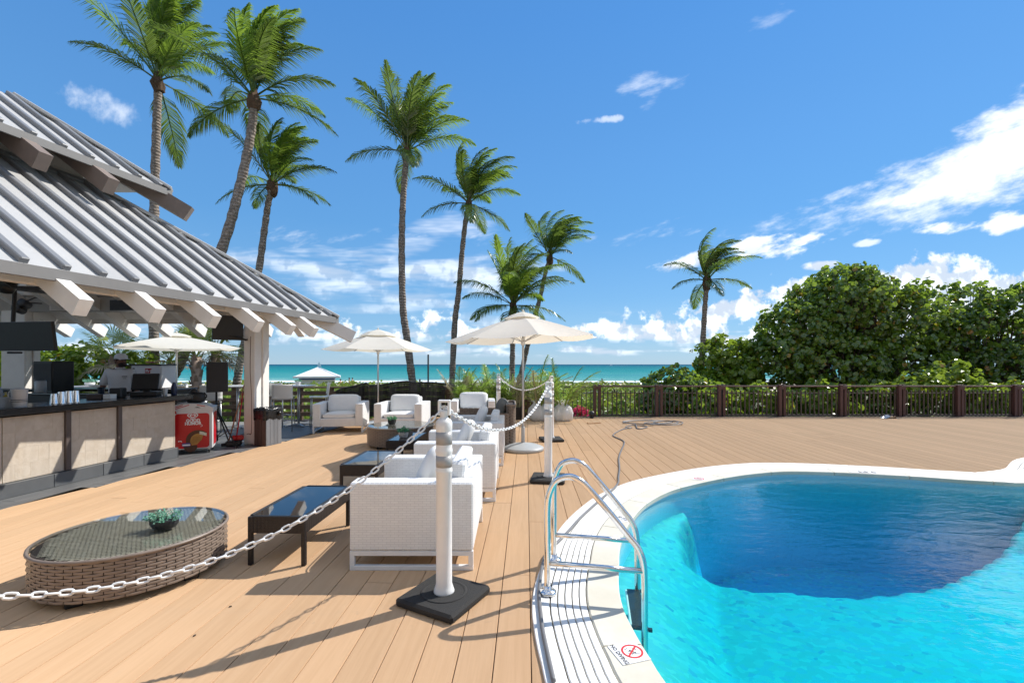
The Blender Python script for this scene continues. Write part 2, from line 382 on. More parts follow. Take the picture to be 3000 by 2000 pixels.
# even resample
def resample(pts, step):
    n = len(pts); acc = [0.0]
    for i in range(n): acc.append(acc[-1]+(pts[(i+1) % n]-pts[i]).length)
    L = acc[-1]; m = int(L/step); out = []; j = 0
    for k in range(m):
        s = L*k/m
        while acc[j+1] < s: j += 1
        f = (s-acc[j])/max(acc[j+1]-acc[j], 1e-9); out.append(pts[j].lerp(pts[(j+1) % n], f))
    return out
POOL = resample(POOL, .1); NP = len(POOL)
area = sum(POOL[i].x*POOL[(i+1) % NP].y-POOL[(i+1) % NP].x*POOL[i].y for i in range(NP))
if area < 0: POOL.reverse()
NOR = []
for i in range(NP):
    t = (POOL[(i+2) % NP]-POOL[i-2]).normalized(); NOR.append(V(t.y, -t.x, 0))       # outward
COPW = .56
def ring(w, z): return [POOL[i]+NOR[i]*w+V(0, 0, z) for i in range(NP)]
def inside(p, poly):
    c = False; n = len(poly); j = n-1
    for i in range(n):
        a, b = poly[i], poly[j]
        if (a.y > p.y) != (b.y > p.y) and p.x < (b.x-a.x)*(p.y-a.y)/(b.y-a.y)+a.x: c = not c
        j = i
    return c
CUT = ring(COPW-.09, 0)
# --- deck boards
m, t, out = newmat('composite_decking')
tc = t.node('ShaderNodeTexCoord').outputs['Object']; rnd = t.node('ShaderNodeObjectInfo').outputs['Random']
mp = t.node('ShaderNodeMapping', {'Vector': tc, 'Scale': (26, 1.3, 1), 'Location': t.xyz(t.mul(rnd, 40), t.mul(rnd, 13), 0)}).outputs[0]
g1 = t.noise(mp, 1.0, 6, .6, .6); mp2 = t.node('ShaderNodeMapping', {'Vector': tc, 'Scale': (110, 4, 1), 'Location': t.xyz(t.mul(rnd, 9), 0, 0)}).outputs[0]
g2 = t.noise(mp2, 1.0, 3, .6); g3 = t.noise(tc, 1.7, 5, .6)
c = t.mix(t.ss(g1, .32, .7), (.55, .358, .208), (.592, .395, .236)); c = t.mix(t.mul(t.ss(g1, .62, .78), .3), c, (.48, .335, .22))
c = t.mix(t.mul(t.ss(g3, .52, .8), .5), c, (.465, .335, .225)); c = t.mix(t.mul(t.ss(t.noise(t.node('ShaderNodeMapping', {'Vector': tc, 'Location': t.xyz(t.mul(rnd, 31), t.mul(rnd, 77), 0)}).outputs[0], 6, 5, .7), .66, .76), .35), c, (.36, .27, .19))
f = t.add(.93, t.add(t.mul(g2, .1), t.mul(rnd, .11))); c = t.mix(1.0, c, t.xyz(f, f, f), 'MULTIPLY')
b = t.node('ShaderNodeBsdfPrincipled', {'Base Color': c, 'Roughness': t.add(.7, t.mul(g1, .16)), 'Specular IOR Level': .05, 'Diffuse Roughness': .72})
bu = t.node('ShaderNodeBump', {'Height': t.add(t.mul(g2, .6), t.mul(g1, .4)), 'Strength': .25, 'Distance': .003}); t.l.new(bu.outputs[0], b.inputs['Normal'])
t.l.new(b.outputs[0], out.inputs[0]); DECK = m
deck = group0('deck')
DBW = .1945; off0 = (V((1557-CX)*HC/933, 2.2143, 0)).dot(bn_)
FENCE_Y = 13.42
def edge_x(y): return -6.39+.2005*(y-.3)        # border between dark tile and deck
def board_mesh(L, key={}):
    k = round(L, 2)
    if k not in key:
        w = DBW-.005; b = .0025; h = .025
        pr = [(-w/2, -h), (-w/2, -b), (-w/2+b, 0), (w/2-b, 0), (w/2, -b), (w/2, -h)]
        mb = MB(); n = len(pr)
        mb.add([(x, 0, z) for x, z in pr]+[(x, k, z) for x, z in pr], [(i, (i+1) % n, n+(i+1) % n, n+i) for i in range(n)]+[tuple(range(n))[::-1], tuple(range(n, 2*n))])
        key[k] = mb.mesh('deck_board'); key[k].materials.append(DECK)
    return key[k]
brot = -math.atan2(bd.x, bd.y)
nb_boards = 0
def put_board(cx, a, e):
    global nb_boards
    if e-a < .12: return
    o = link('deck_board', board_mesh(e-a), DECK, deck); o.location = bn_*cx+bd*a; o.rotation_euler = (0, 0, brot); nb_boards += 1
for i in range(-48, 84):
    cx = off0+(i+.5)*DBW
    # where the board's strip is free: inside the fence line, right of the tile border, not over the pool
    def free(s):
        ins = 0
        for q in (-DBW*.5, 0, DBW*.5):
            p = bn_*(cx+q)+bd*s
            if p.y > FENCE_Y-.02 or p.y < .55: return False
            ins += inside(p, CUT)
        if ins == 3: return False
        p = bn_*(cx)+bd*s
        if p.x < edge_x(p.y)-.04 and p.y < 11.9: return False
        if p.y > 11.9 and p.x < edge_x(11.9)-.04: return False
        if abs(p.x) > 1.25*p.y+1.6: return False
        return True
    s = .4; step = .04; start = None; runs = []
    while s < 14:
        fr = free(s)
        if fr and start is None: start = s
        if not fr and start is not None: runs.append((start, s-step)); start = None
        s += step
    if start is not None: runs.append((start, s-step))
    for a, e in runs:
        L = e-a; joint = []
        if L > 6.5:
            q = a+rng.uniform(2.6, 4.8)
            if i == -6: q = G(1110, 1706).dot(bd)
            joint = [q]
        elif i in (-7, -9) and L > 4: joint = [G(1180, 1960).dot(bd)-.02 if i == -7 else 5.2]
        pts = [a]+joint+[e]
        for k in range(len(pts)-1): put_board(cx, pts[k]+(.002 if k else 0), pts[k+1]-(.002 if k < len(pts)-2 else 0))
# dark void / joists below the boards
mb = MB(); poly = []
sub = pbr('deck_underside', (.03, .024, .02), .9)
gx0, gx1, gy0, gy1 = -7, 18, .3, FENCE_Y
mb.add([(gx0, gy0, -.06), (gx1, gy0, -.06), (gx1, gy1, -.06), (gx0, gy1, -.06)], [(0, 1, 2, 3)])
# cut the pool hole out of the sub-floor with a ring of quads
mb = MB(); R0 = ring(COPW-.2, -.06); far = [(p-V(4.5, 2.5, 0)) for p in R0]
def clampbox(p):
    c = V(5, 3, -.06); d = p-c; k = 99
    for q, lo_, hi_ in ((d.x, gx0-c.x, gx1-c.x), (d.y, gy0-9-c.y, gy1-c.y)):
        if q > 1e-6: k = min(k, hi_/q)
        elif q < -1e-6: k = min(k, lo_/q)
    return c+d*k
O0 = [clampbox(p) for p in R0]
mb.add(R0+O0, [(i, (i+1) % NP, NP+(i+1) % NP, NP+i) for i in range(NP)])
mb.build('deck_substructure', sub, deck)
# the deck goes on behind the camera
mb = MB(); mb.add([(-7.5, -16, -.002), (.15, -16, -.002), (.15, .5, -.002), (-7.5, .5, -.002), (.15, -16, -.002), (20, -16, -.002), (20, -2.2, -.002), (.15, -2.2, -.002)], [(0, 1, 2, 3), (4, 5, 6, 7)]); mb.build('rear_deck', DECK, deck)
# --- coping: five drain slats and a flat stone band
m, t, out = newmat('cream_coping'); tc = t.node('ShaderNodeTexCoord').outputs['Object']
n1 = t.noise(tc, 2.2, 6, .65); n2 = t.noise(tc, 38, 4, .6); rnd = t.node('ShaderNodeObjectInfo').outputs['Random']
c = t.mix(t.ss(n1, .35, .7), (.60, .56, .455), (.68, .645, .55)); c = t.mix(t.mul(t.ss(n1, .66, .78), .5), c, (.56, .46, .27))
f = t.add(.93, t.add(t.mul(n2, .08), t.mul(rnd, .06))); c = t.mix(1.0, c, t.xyz(f, f, f), 'MULTIPLY')
b = t.node('ShaderNodeBsdfPrincipled', {'Base Color': c, 'Roughness': .55}); bu = t.node('ShaderNodeBump', {'Height': n2, 'Strength': .12, 'Distance': .003}); t.l.new(bu.outputs[0], b.inputs['Normal'])
t.l.new(b.outputs[0], out.inputs[0]); COPING = m
SLAT = pbr('drain_slat_white', (.80, .79, .76), .5, var=.05, dirt=.12)
cop = group0('pool_coping')
def strip(i0, i1, w0, w1, z0, z1, b=.004):
    mb = MB(); idx = [k % NP for k in range(i0, i1+1)]; pr = [(w0, z0), (w0, z1-b), (w0+b, z1), (w1-b, z1), (w1, z1-b), (w1, z0)]; n = len(pr)
    vs = []
    for j, k in enumerate(idx):
        p = POOL[k]; nn = NOR[k]
        if j == 0: p = p.lerp(POOL[idx[1]], .045)
        if j == len(idx)-1: p = p.lerp(POOL[idx[-2]], .045)
        for w, z in pr: vs.append(p+nn*w+V(0, 0, z))
    fs = [(j*n+q, j*n+(q+1) % n, (j+1)*n+(q+1) % n, (j+1)*n+q) for j in range(len(idx)-1) for q in range(n)]
    fs += [tuple(range(n)), tuple((len(idx)-1)*n+q for q in range(n))]
    return mb.add(vs, fs)
def vis(k): p = POOL[k % NP]; return p.y > 1.2 and abs(p.x) < 1.3*p.y
k = 0
while k < NP:
    seg = 9; e = min(k+seg, NP)
    v0 = vis(k) or vis(e)
    if v0 or (k//9) % 3 == 0 or True:
        strip(k, e, -.015, .205, -.03, .02, .008).build('coping_stone', COPING, cop)
    k = e
k = 0; offs = [.207+i*.045 for i in range(6)]
while k < NP:
    e = min(k+14, NP)
    for q in range(5): strip(k, e, .212+q*.047, .212+q*.047+.040, -.008, .018, .003).build('drain_slat', SLAT, cop)
    strip(k, e, .449, COPW, -.008, .018, .004).build('coping_edge', SLAT, cop)
    k = e
mb = MB(); a = ring(.19, .004); b_ = ring(COPW-.01, .004); mb.add(a+b_, [(i, (i+1) % NP, NP+(i+1) % NP, NP+i) for i in range(NP)])
mb.build('drain_channel', pbr('drain_channel_dark', (.10, .085, .06), .9, var=.3), cop)
# --- pool shell and water
WL = -.055
m, t, out = newmat('pool_mosaic'); tc = t.node('ShaderNodeTexCoord').outputs['Object']
wv = t.node('ShaderNodeVectorMath', {0: tc, 1: t.node('ShaderNodeVectorMath', {0: t.noise(tc, 5, 3, .6, 0, True), 3: .16}, operation='SCALE').outputs[0]}, operation='ADD').outputs[0]
vo = t.node('ShaderNodeTexVoronoi', {'Vector': t.node('ShaderNodeMapping', {'Vector': wv, 'Scale': (1, 1.5, 1)}).outputs[0], 'Scale': 15.0})
h = t.sep(vo.outputs['Color'])
c = t.mix(t.ss(h[0], .2, .95), (.14, .255, .33), (.38, .43, .455)); c = t.mix(t.mul(t.ss(h[1], .70, .8), .8), c, (.07, .22, .44)); c = t.mix(t.mul(t.ss(h[1], .0, .14), .5), c, (.36, .56, .36))
c = t.mix(t.mul(t.ss(t.noise(tc, 1.3, 3), .4, .7), .3), c, (.26, .44, .52))
zz_ = t.sep(tc)[2]; c = t.mix(t.ss(zz_, -.75, -1.15), c, t.mix(1.0, c, (.6, 1.65, 1.85), 'MULTIPLY'))      # bluer, brighter tile colour at depth stands in for light in deep water
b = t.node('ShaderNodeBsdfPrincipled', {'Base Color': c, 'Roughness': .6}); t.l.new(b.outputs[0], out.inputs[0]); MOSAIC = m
POOLWALL = pbr('pool_wall_tile', (.52, .70, .78), .5, var=.12, scale=20)  # tile colour lightened to stand in for light scattered under water
pool = group0('swimming_pool')
hop = [(2050, 1380), (2040, 1457), (2019, 1585), (2006, 1640), (2010, 1672), (2040, 1703), (2208, 1722), (2412, 1739), (2540, 1741), (2718, 1723), (2846, 1672), (2948, 1616), (3060, 1552), (3200, 1480)]
SH = -.68; DEEP = -1.35
hopw = [G(a, b, SH) for a, b in hop]; hopw = [V(p.x, p.y, 0) for p in hopw]; hopw = spline(hopw, 4)+[V(11, 9, 0), V(2, 9, 0)]
def sdist(p, poly):
    d = 1e9; n = len(poly)
    for i in range(n):
        a, b = poly[i], poly[(i+1) % n]; ab = b-a; tt = max(0, min(1, (p-a).dot(ab)/max(ab.length_squared, 1e-9))); d = min(d, (p-a-ab*tt).length)
    return d if inside(p, poly) else -d
import numpy as np
st = .05; nx = int(12.2/st); ny = int(9.6/st)
XX, YY = np.meshgrid(.45+np.arange(nx+1)*st, -1.7+np.arange(ny+1)*st)
dd = np.full(XX.shape, 1e9); ins_ = np.zeros(XX.shape, bool); nh = len(hopw)
for i in range(nh):
    a, b_ = hopw[i], hopw[(i+1) % nh]; ex, ey = b_.x-a.x, b_.y-a.y; tt = np.clip(((XX-a.x)*ex+(YY-a.y)*ey)/max(ex*ex+ey*ey, 1e-9), 0, 1)
    dd = np.minimum(dd, np.hypot(XX-a.x-ex*tt, YY-a.y-ey*tt))
    cr_ = ((a.y > YY) != (b_.y > YY)) & (XX < (b_.x-a.x)*(YY-a.y)/((b_.y-a.y) if abs(b_.y-a.y) > 1e-9 else 1e-9)+a.x); ins_ ^= cr_
dd = np.where(ins_, dd, -dd); ff = np.clip((dd+.05+.035*np.sin(XX*11)*np.sin(YY*13+XX*5))/.24, 0, 1); ff = ff*ff*(3-2*ff)
pe = np.full(XX.shape, 1e9)
for p in POOL: pe = np.minimum(pe, np.hypot(XX-p.x, YY-p.y))
cove = -.30-.5*np.clip(pe/.95, 0, 1)**1.2                    # shallow floor swept up to the wall, a slope added to catch the sun
ZS = np.maximum(SH-.02*np.clip(-dd, 0, 1), cove)
ZZ = ZS+(DEEP-ZS)*ff
vs = np.stack([XX, YY, ZZ], -1).reshape(-1, 3).tolist()
fs = [(j*(nx+1)+i, j*(nx+1)+i+1, (j+1)*(nx+1)+i+1, (j+1)*(nx+1)+i) for j in range(ny) for i in range(nx)]
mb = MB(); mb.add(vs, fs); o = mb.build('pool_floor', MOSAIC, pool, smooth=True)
mb = MB(); a = ring(0, -.028); b_ = ring(0, -3); mb.add(a+b_, [(i, (i+1) % NP, NP+(i+1) % NP, NP+i) for i in range(NP)]); mb.build('pool_wall', POOLWALL, pool, smooth=True)
m, t, out = newmat('pool_water'); tc = t.node('ShaderNodeTexCoord').outputs['Object']
mpv = t.node('ShaderNodeMapping', {'Vector': tc, 'Scale': (2.0, 4.4, 1), 'Rotation': (0, 0, R(14))}).outputs[0]
hgt = t.add(t.noise(mpv, 1.0, 3, .55, .5), t.mul(t.noise(mpv, 4.0, 3, .6, .4), .34))
bu = t.node('ShaderNodeBump', {'Height': hgt, 'Strength': .22, 'Distance': .04})
bf = t.node('ShaderNodeNewGeometry').outputs['Backfacing']; fr = t.node('ShaderNodeFresnel', {'IOR': t.lin(bf, 0, 1, 1.33, 1/1.33), 'Normal': bu.outputs[0]})
tr = t.node('ShaderNodeBsdfTransparent', {'Color': (.97, .99, 1)}); gl = t.node('ShaderNodeBsdfGlossy', {'Roughness': .02, 'Normal': bu.outputs[0]})
mx = t.node('ShaderNodeMixShader', {0: fr.outputs[0], 1: tr.outputs[0], 2: gl.outputs[0]}); t.l.new(mx.outputs[0], out.inputs['Surface'])
va = t.node('ShaderNodeVolumeAbsorption', {'Color': (0.0, .932, .984), 'Density': 2.1}); t.l.new(va.outputs[0], out.inputs['Volume'])
mb = MB(); a = ring(.006, WL); b_ = ring(.006, -3.05)
mb.add(a+b_, [tuple(range(NP)), tuple(range(NP, 2*NP))[::-1]]+[(i, (i+1) % NP, NP+(i+1) % NP, NP+i) for i in range(NP)])
struct(mb.build('pool_water', m))
# --- dark wood-look tile around the bar
TILE = pbr('grey_plank_tile', (.125, .128, .132), .42, var=.3, scale=3, stretch=(14, 1.2, 1), bump=.1, bscale=20, dirt=.2)
tf = group0('tile_floor')
ed = V(.2005, 1, 0).normalized(); en = V(-ed.y, ed.x, 0); e0 = V(edge_x(.3), .3, 0)
mb = MB(); mb.add([(edge_x(.3), .3, -.012), (edge_x(12.4), 12.4, -.012), (-16, 12.4, -.012), (-16, .3, -.012)], [(0, 1, 2, 3)]); mb.build('tile_grout', pbr('tile_grout', (.2, .2, .19), .8), tf)
tmb = MB().box((0, 0, -.006), (.196, 1.196, .012), bev=.002); tme = tmb.mesh('floor_tile'); tme.materials.append(TILE)
for r_ in range(13):
    for k in range(11):
        s_ = .9+k*1.2+(r_ % 3)*.4-.6
        p = e0+ed*s_+en*(.1+r_*.2)
        if p.y > 12.1 or p.y < 2.2 or (r_ > 7 and p.y < 8): continue
        o = link('floor_tile', tme, TILE, tf); o.location = p; o.rotation_euler = (0, 0, -math.atan2(ed.x, ed.y))
# --- ground beyond the deck, beach, sea
m, t, out = newmat('beach_ground'); pos = t.node('ShaderNodeNewGeometry').outputs['Position']; x, y, z = t.sep(pos); n = t.noise(pos, .8, 5, .6)
c = t.mix(t.ss(t.add(y, t.mul(n, 14)), 42, 54), t.mix(n, (.035, .045, .015), (.10, .10, .035)), t.mix(n, (.50, .42, .30), (.58, .49, .36)))
b = t.node('ShaderNodeBsdfPrincipled', {'Base Color': c, 'Roughness': .95}); t.l.new(b.outputs[0], out.inputs[0]); SAND = m
mb = MB(); gx = [-260+i*10 for i in range(53)]; ys = [-30, 0.2, 12.2, 13.6, 16, 20, 26, 34, 44, 56, 70, 85, 100, 116, 135]
def gz(y): 
    if y < 13: return -.9
    if y < 44: return -.9-.2*(y-13)/31
    if y < 70: return -1.1-.9*(y-44)/26
    return -2.0-1.3*(y-70)/46
vs = [(x, y, gz(y)+.08*mnoise.noise(V(x*.1, y*.15, 0))*(y > 14)) for y in ys for x in gx]; n = len(gx)
# the pool and deck sit over this sheet
vs = [(x, y, (z if y > 13 else -3.4)) for x, y, z in vs]
mb.add(vs, [(j*n+i, j*n+i+1, (j+1)*n+i+1, (j+1)*n+i) for j in range(len(ys)-1) for i in range(n-1)])
struct(mb.build('beach', SAND, smooth=True))
m, t, out = newmat('sea_water'); pos = t.node('ShaderNodeNewGeometry').outputs['Position']; x, y, z = t.sep(pos)
ly = t.m('LOGARITHM', y, 10.0)
wob = t.mul(t.sub(t.noise(t.xyz(t.mul(x, .006), t.mul(y, .02), 0), 1.0, 4), .5), .22)
c = t.ramp(t.lin(t.add(ly, wob), 2.05, 4.3), [(0, (.22, .36, .31)), (.05, (.07, .29, .28)), (.2, (.012, .21, .215)), (.42, (.004, .125, .155)), (.62, (.002, .075, .125)), (.9, (.002, .032, .085))])
pat = t.noise(t.xyz(t.mul(x, .012), t.mul(y, .05), 2), 1.0, 5, .65); c = t.mix(t.mul(t.ss(pat, .5, .75), .4), c, (.004, .12, .24))
wc = t.noise(t.xyz(t.mul(x, .05), t.mul(y, .16), 0), 1.0, 6, .7); c = t.mix(t.mul(t.ss(wc, .73, .78), .55), c, (.75, .8, .82))
sf = t.noise(t.xyz(t.mul(x, .03), t.mul(y, .12), 5), 1.0, 5, .6)
surf = t.mul(t.ss(t.add(t.m('ABSOLUTE', t.sub(y, 122)), t.mul(t.sub(sf, .5), -36)), 9, 4), .9); surf2 = t.mul(t.ss(t.add(t.m('ABSOLUTE', t.sub(y, 143)), t.mul(t.sub(sf, .62), -60)), 7, 2), .85)
c = t.mix(t.m('MAXIMUM', surf, surf2), c, (.82, .85, .85))
b = t.node('ShaderNodeBsdfPrincipled', {'Base Color': c, 'Roughness': .5, 'IOR': 1.33, 'Specular IOR Level': .07})
sc_ = t.m('DIVIDE', 260.0, y)
hh = t.noise(t.xyz(t.mul(x, .16), t.mul(y, .5), 0), 1.0, 5, .65, .3); bu = t.node('ShaderNodeBump', {'Height': hh, 'Strength': .9, 'Distance': 1.2}); t.l.new(bu.outputs[0], b.inputs['Normal'])
t.l.new(b.outputs[0], out.inputs[0])
mb = MB(); ys = [112, 130, 160, 220, 320, 500, 900, 2000, 5000, 15000, 60000]
mb.add([(sx*(600+1.4*yv), yv, -3.0) for yv in ys for sx in (-1, 0, 1)], [(j*3+i, j*3+i+1, j*3+i+4, j*3+i+3) for j in range(len(ys)-1) for i in range(2)])
struct(mb.build('sea', m))
# ================================================================ pavilion bar
EC = V(-3.685, 9.535, 2.53); EL = V(-4.79, 4.25, 2.53); ee = (EC-EL).normalized(); ni = V(-ee.y, ee.x, 0); PT = .70
def roofpt(a, w, lift=0.0, base=None, z0=None):
    """a metres back from the eave corner along the eave, w metres in from the eave"""
    b = EC if base is None else base
    return b-ee*a+ni*w+V(0, 0, PT*w+lift)
def onplane(px, py, base):
    d = V((px-CX)/FP, 1, (HY-py)/FP); o_ = V(0, 0, HC)
    s_ = (base.z-HC-PT*(V(base.x, base.y, 0).dot(ni)))/(d.z-PT*(V(d.x, d.y, 0).dot(ni))); return o_+d*s_
FASCIA = pbr('fascia_shade_grey', (.17, .165, .16), .6, var=.1)  # darker than the timber grey: the fascia's shade is put into its colour
pav = thing('pavilion', 'open-sided bar pavilion with a two-tier pale metal roof and white rafters', 'pavilion', (-8, 8, 0))
Q = onplane(334, 580, EC); hip = (Q-EC); wtop = 2.857
kq = wtop/(V(hip.x, hip.y, 0).dot(ni)); HT = EC+hip*kq                       # where the hip meets the lantern
aN = 9.5                                                                        # runs past the frame towards the camera
slope = V(ni.x, ni.y, PT).normalized(); rn = ee.cross(slope); rn = -rn if rn.z < 0 else rn
# lower roof, right-hand plane, as sheets between battens
bay = .358; nbay = int(aN/bay); a0 = .2
def hip_w(a):                                                                  # width of the plane at distance a from the corner
    ha = -(HT-EC).dot(ee)
    return wtop if a >= ha else wtop*max(a, 0)/ha
edges = [0.0]+[a0+bay*i for i in range(nbay)]
for i in range(len(edges)-1):
    a1, a2 = edges[i], edges[i+1]
    MB().slab([roofpt(a1+.003, -.02), roofpt(a2-.003, -.02), roofpt(a2-.003, hip_w(a2)), roofpt(a1+.003, max(hip_w(a1), .01))], .025).build('roof_sheet', ROOF_METAL, pav, world=True)
for i in range(nbay):
    a = a0+bay*i; w1 = hip_w(a)
    if w1 < .12: continue
    MB().beam(roofpt(a, 0.01, .0)+rn*.022, roofpt(a, w1, 0)+rn*.022, .08, .075, rn, .01).build('roof_batten', ROOF_RIB, pav, world=True)
MB().beam(EC+rn*.03-hip.normalized()*.04, HT+rn*.03, .16, .05, rn+V(0, .6, 0), .01).build('hip_cap', ROOF_METAL, pav, world=True)
MB().beam(roofpt(-.02, -.036, -.042), roofpt(aN, -.036, -.042), .03, .125, (0, 0, 1), .004).build('fascia', FASCIA, pav, world=True)
MB().beam(roofpt(.02, .3, -.26), roofpt(aN, .3, -.26), .12, .2, (0, 0, 1), .006).build('eave_beam', PAINT_WHITE, pav, world=True)
# soffit boards under the sheets
for i in range(12):
    w1 = .02+i*.235; aa = (HT-EC).dot(-ee)*w1/wtop+.02
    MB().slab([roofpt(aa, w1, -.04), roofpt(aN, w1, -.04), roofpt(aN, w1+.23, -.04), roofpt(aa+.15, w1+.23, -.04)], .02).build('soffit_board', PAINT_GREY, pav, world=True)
# rafters with sawn tails past the eave
tips = [(255, 835), (472, 869), (638, 898), (767, 919), (861, 936), (928, 946)]
def rafter(p_in, p_out, mat, w=.135, h=.19, n='rafter', par=None):
    p_in, p_out = Vector(p_in), Vector(p_out); d = (p_out-p_in).normalized(); x = d.cross(V(0, 0, 1)).normalized(); z = x.cross(d)
    mb = MB(); vs = []
    for sx in (-w/2, w/2):
        for (q, dn, along) in ((p_in, 0, 0), (p_out, 0, 0), (p_out, -h*.5, .004), (p_out, -h, .006), (p_in, -h, 0)):
            vs.append(q+x*sx+z*dn+d*along)
    mb.add(vs, [(0, 1, 2, 3, 4), (9, 8, 7, 6, 5)]+[(i, (i+1) % 5, 5+(i+1) % 5, 5+i) for i in range(5)])
    return mb.build(n, mat, par or pav, world=True)
OUT = .36
tl = EC-ni*OUT+V(0, 0, -PT*OUT-.07)
ral = []
for px, py in tips:
    X = (px-CX)/FP; s_ = (tl.x-X*tl.y)/(ee.x-X*ee.y); ral.append(s_)
d_ = (ral[0]-ral[1]); ral = [ral[0]+d_, ral[0]+2*d_]+ral
for a in ral:
    rafter(roofpt(a, max(.05, min(hip_w(a)-.22, wtop)), -.07), roofpt(a, -OUT, -.07), PAINT_WHITE)
hd = hip.normalized(); rafter(EC+hd*3.0+V(0, 0, -.16), EC-hd*.44+V(0, 0, -.09), PAINT_WHITE, .16, .24, 'hip_rafter')
# far plane of the lower roof and its rafters
FE = EC.y; ZE = EC.z
fp = [EC, V(-15, FE, ZE), V(-15, HT.y, HT.z), HT]
MB().slab(fp, .03).build('far_roof', ROOF_METAL, pav, world=True)
fs_ = (HT.z-ZE)/(FE-HT.y)
for i in range(9):
    y1 = FE-.02-i*.2; z1 = ZE+(FE-y1)*fs_-.05; xr = EC.x-(FE-y1)*(EC.x-HT.x)/(FE-HT.y)-.06
    MB().slab([V(xr, y1, z1), V(-15, y1, z1), V(-15, y1-.195, z1+.195*fs_), V(xr-.1, y1-.195, z1+.195*fs_)], .02).build('soffit_board', PAINT_WHITE, pav, world=True)
MB().beam(V(EC.x-.05, FE+.02, ZE-.065), V(-15, FE+.02, ZE-.065), .03, .13).build('far_fascia', PAINT_WHITE, pav, world=True)
for i in range(12):
    x = -4.55-i*.72
    dn_ = min(1.2, max(.12, (-x-4.05)*.45)); rafter(V(x, FE-dn_, ZE+.02+.5*dn_), V(x+.02, FE+.36, ZE-.215), PAINT_WHITE, .14, .2)
FBY = 9.0
MB().box((-9.6, FBY, 2.74), (9.2, .16, .32), bev=.01).build('far_beam', PAINT_GREY, pav, world=True)
MB().box((-9.6, FBY-.1, 2.98), (9.2, .05, .18), bev=.01).build('beam_trim', PAINT_WHITE, pav, world=True)
gr = MB().box((-8.76, FBY-.085, 2.665), (.6, .012, .115), bev=.003).build('vent_frame', PAINT_WHITE, pav, world=True)
for k in range(5): MB().box((-8.76, FBY-.094, 2.627+k*.019), (.54, .008, .006)).build('vent_slat', PAINT_GREY, pav, world=True)
# other planes that close the roof beyond the frame
MB().slab([V(-15, HT.y, HT.z), V(-17.5, 9.5, 2.53), V(-17.5, 1, 2.53), V(-15, 1, HT.z)], .04).build('left_roof', ROOF_METAL, pav, world=True)
# lantern (upper roof)
d = V((495-CX)/FP, 1, (HY-557)/FP); hx, hy = hip.x, hip.y
det = d.x*(-hy)-(-hx)*d.y; s_ = (EC.x*(-hy)-(-hx)*EC.y)/det; UC = V(0, 0, HC)+d*s_
Q2 = onplane(60, 297, UC); hip2 = Q2-UC
w2t = 1.7; k2 = w2t/(V(hip2.x, hip2.y, 0).dot(ni)); UT = UC+hip2*k2; ha2 = -(UT-UC).dot(ee)
def uw(a): return w2t if a >= ha2 else w2t*max(a, 0)/ha2
def up(a, w, l=0.0): return roofpt(a, w, l, UC)
ed2 = [0]+[.16+bay*i for i in range(16)]
for i in range(len(ed2)-1):
    a1, a2 = ed2[i], ed2[i+1]
    MB().slab([up(a1+.003, -.02), up(a2-.003, -.02), up(a2-.003, uw(a2)), up(a1+.003, max(uw(a1), .01))], .025).build('roof_sheet', ROOF_METAL, pav, world=True)
    if i and uw(a1) > .12: MB().beam(up(a1, .01)+rn*.022, up(a1, uw(a1))+rn*.022, .08, .075, rn, .01).build('roof_batten', ROOF_RIB, pav, world=True)
MB().beam(UC+rn*.03-hip2.normalized()*.04, UT+rn*.03, .16, .05, rn+V(0, .6, 0), .01).build('hip_cap', ROOF_METAL, pav, world=True)
MB().beam(up(-.02, -.036, -.035), up(6.4, -.036, -.035), .03, .11).build('fascia', FASCIA, pav, world=True)
MB().slab([UC+V(-.02, -.02, -.045), UC+V(-9, 0, -.045), UT+V(-6, 0, -.045), UT+V(-.05, -.05, -.045)], .02).build('upper_far_roof', PAINT_WHITE, pav, world=True)
for i in range(8):
    w1 = .0+i*.2; aa = ha2*w1/w2t+.04
    MB().slab([up(aa, w1, -.04), up(6.3, w1, -.04), up(6.3, w1+.195, -.04), up(aa+.1, w1+.195, -.04)], .02).build('soffit_board', PAINT_WHITE, pav, world=True)
for k, (px, py) in enumerate(((147, 350), (345, 440))):
    tl2 = UC-ni*.42+V(0, 0, -PT*.42-.06); X = (px-CX)/FP; a = (tl2.x-X*tl2.y)/(ee.x-X*ee.y)
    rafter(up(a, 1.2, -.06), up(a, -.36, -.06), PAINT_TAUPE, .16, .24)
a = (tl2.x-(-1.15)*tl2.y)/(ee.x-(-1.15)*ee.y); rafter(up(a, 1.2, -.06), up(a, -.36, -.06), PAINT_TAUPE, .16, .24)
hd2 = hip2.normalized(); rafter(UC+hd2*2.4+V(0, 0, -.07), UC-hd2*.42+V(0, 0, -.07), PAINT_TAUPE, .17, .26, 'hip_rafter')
# lantern wall: boards between the two roofs
for i in range(4):
    z1 = HT.z-.03+i*.16
    p1 = HT+ni*.08-ee*.05; MB().beam(V(p1.x, p1.y, z1+.08), V(p1.x-ee.x*6, p1.y-ee.y*6, z1+.08), .03, .152).build('wall_board', PAINT_GREY, pav, world=True)
    MB().box((p1.x-3.5, p1.y-.04, z1+.08), (6.9, .03, .152)).build('wall_board', PAINT_WHITE, pav, world=True)
for a in (1.55, 2.3, 3.1):
    p1 = HT+ni*.03-ee*a; MB().box((p1.x, p1.y, HT.z+.25), (.13, .13, .62), -R(11.7), .008).build('lantern_post', PAINT_TAUPE, pav, world=True)
# ridge flashing where the lower roof meets the lantern
MB().beam(HT+V(0, 0, .03), roofpt(8, wtop, .03), .16, .04, rn).build('flashing', ROOF_RIB, pav, world=True)
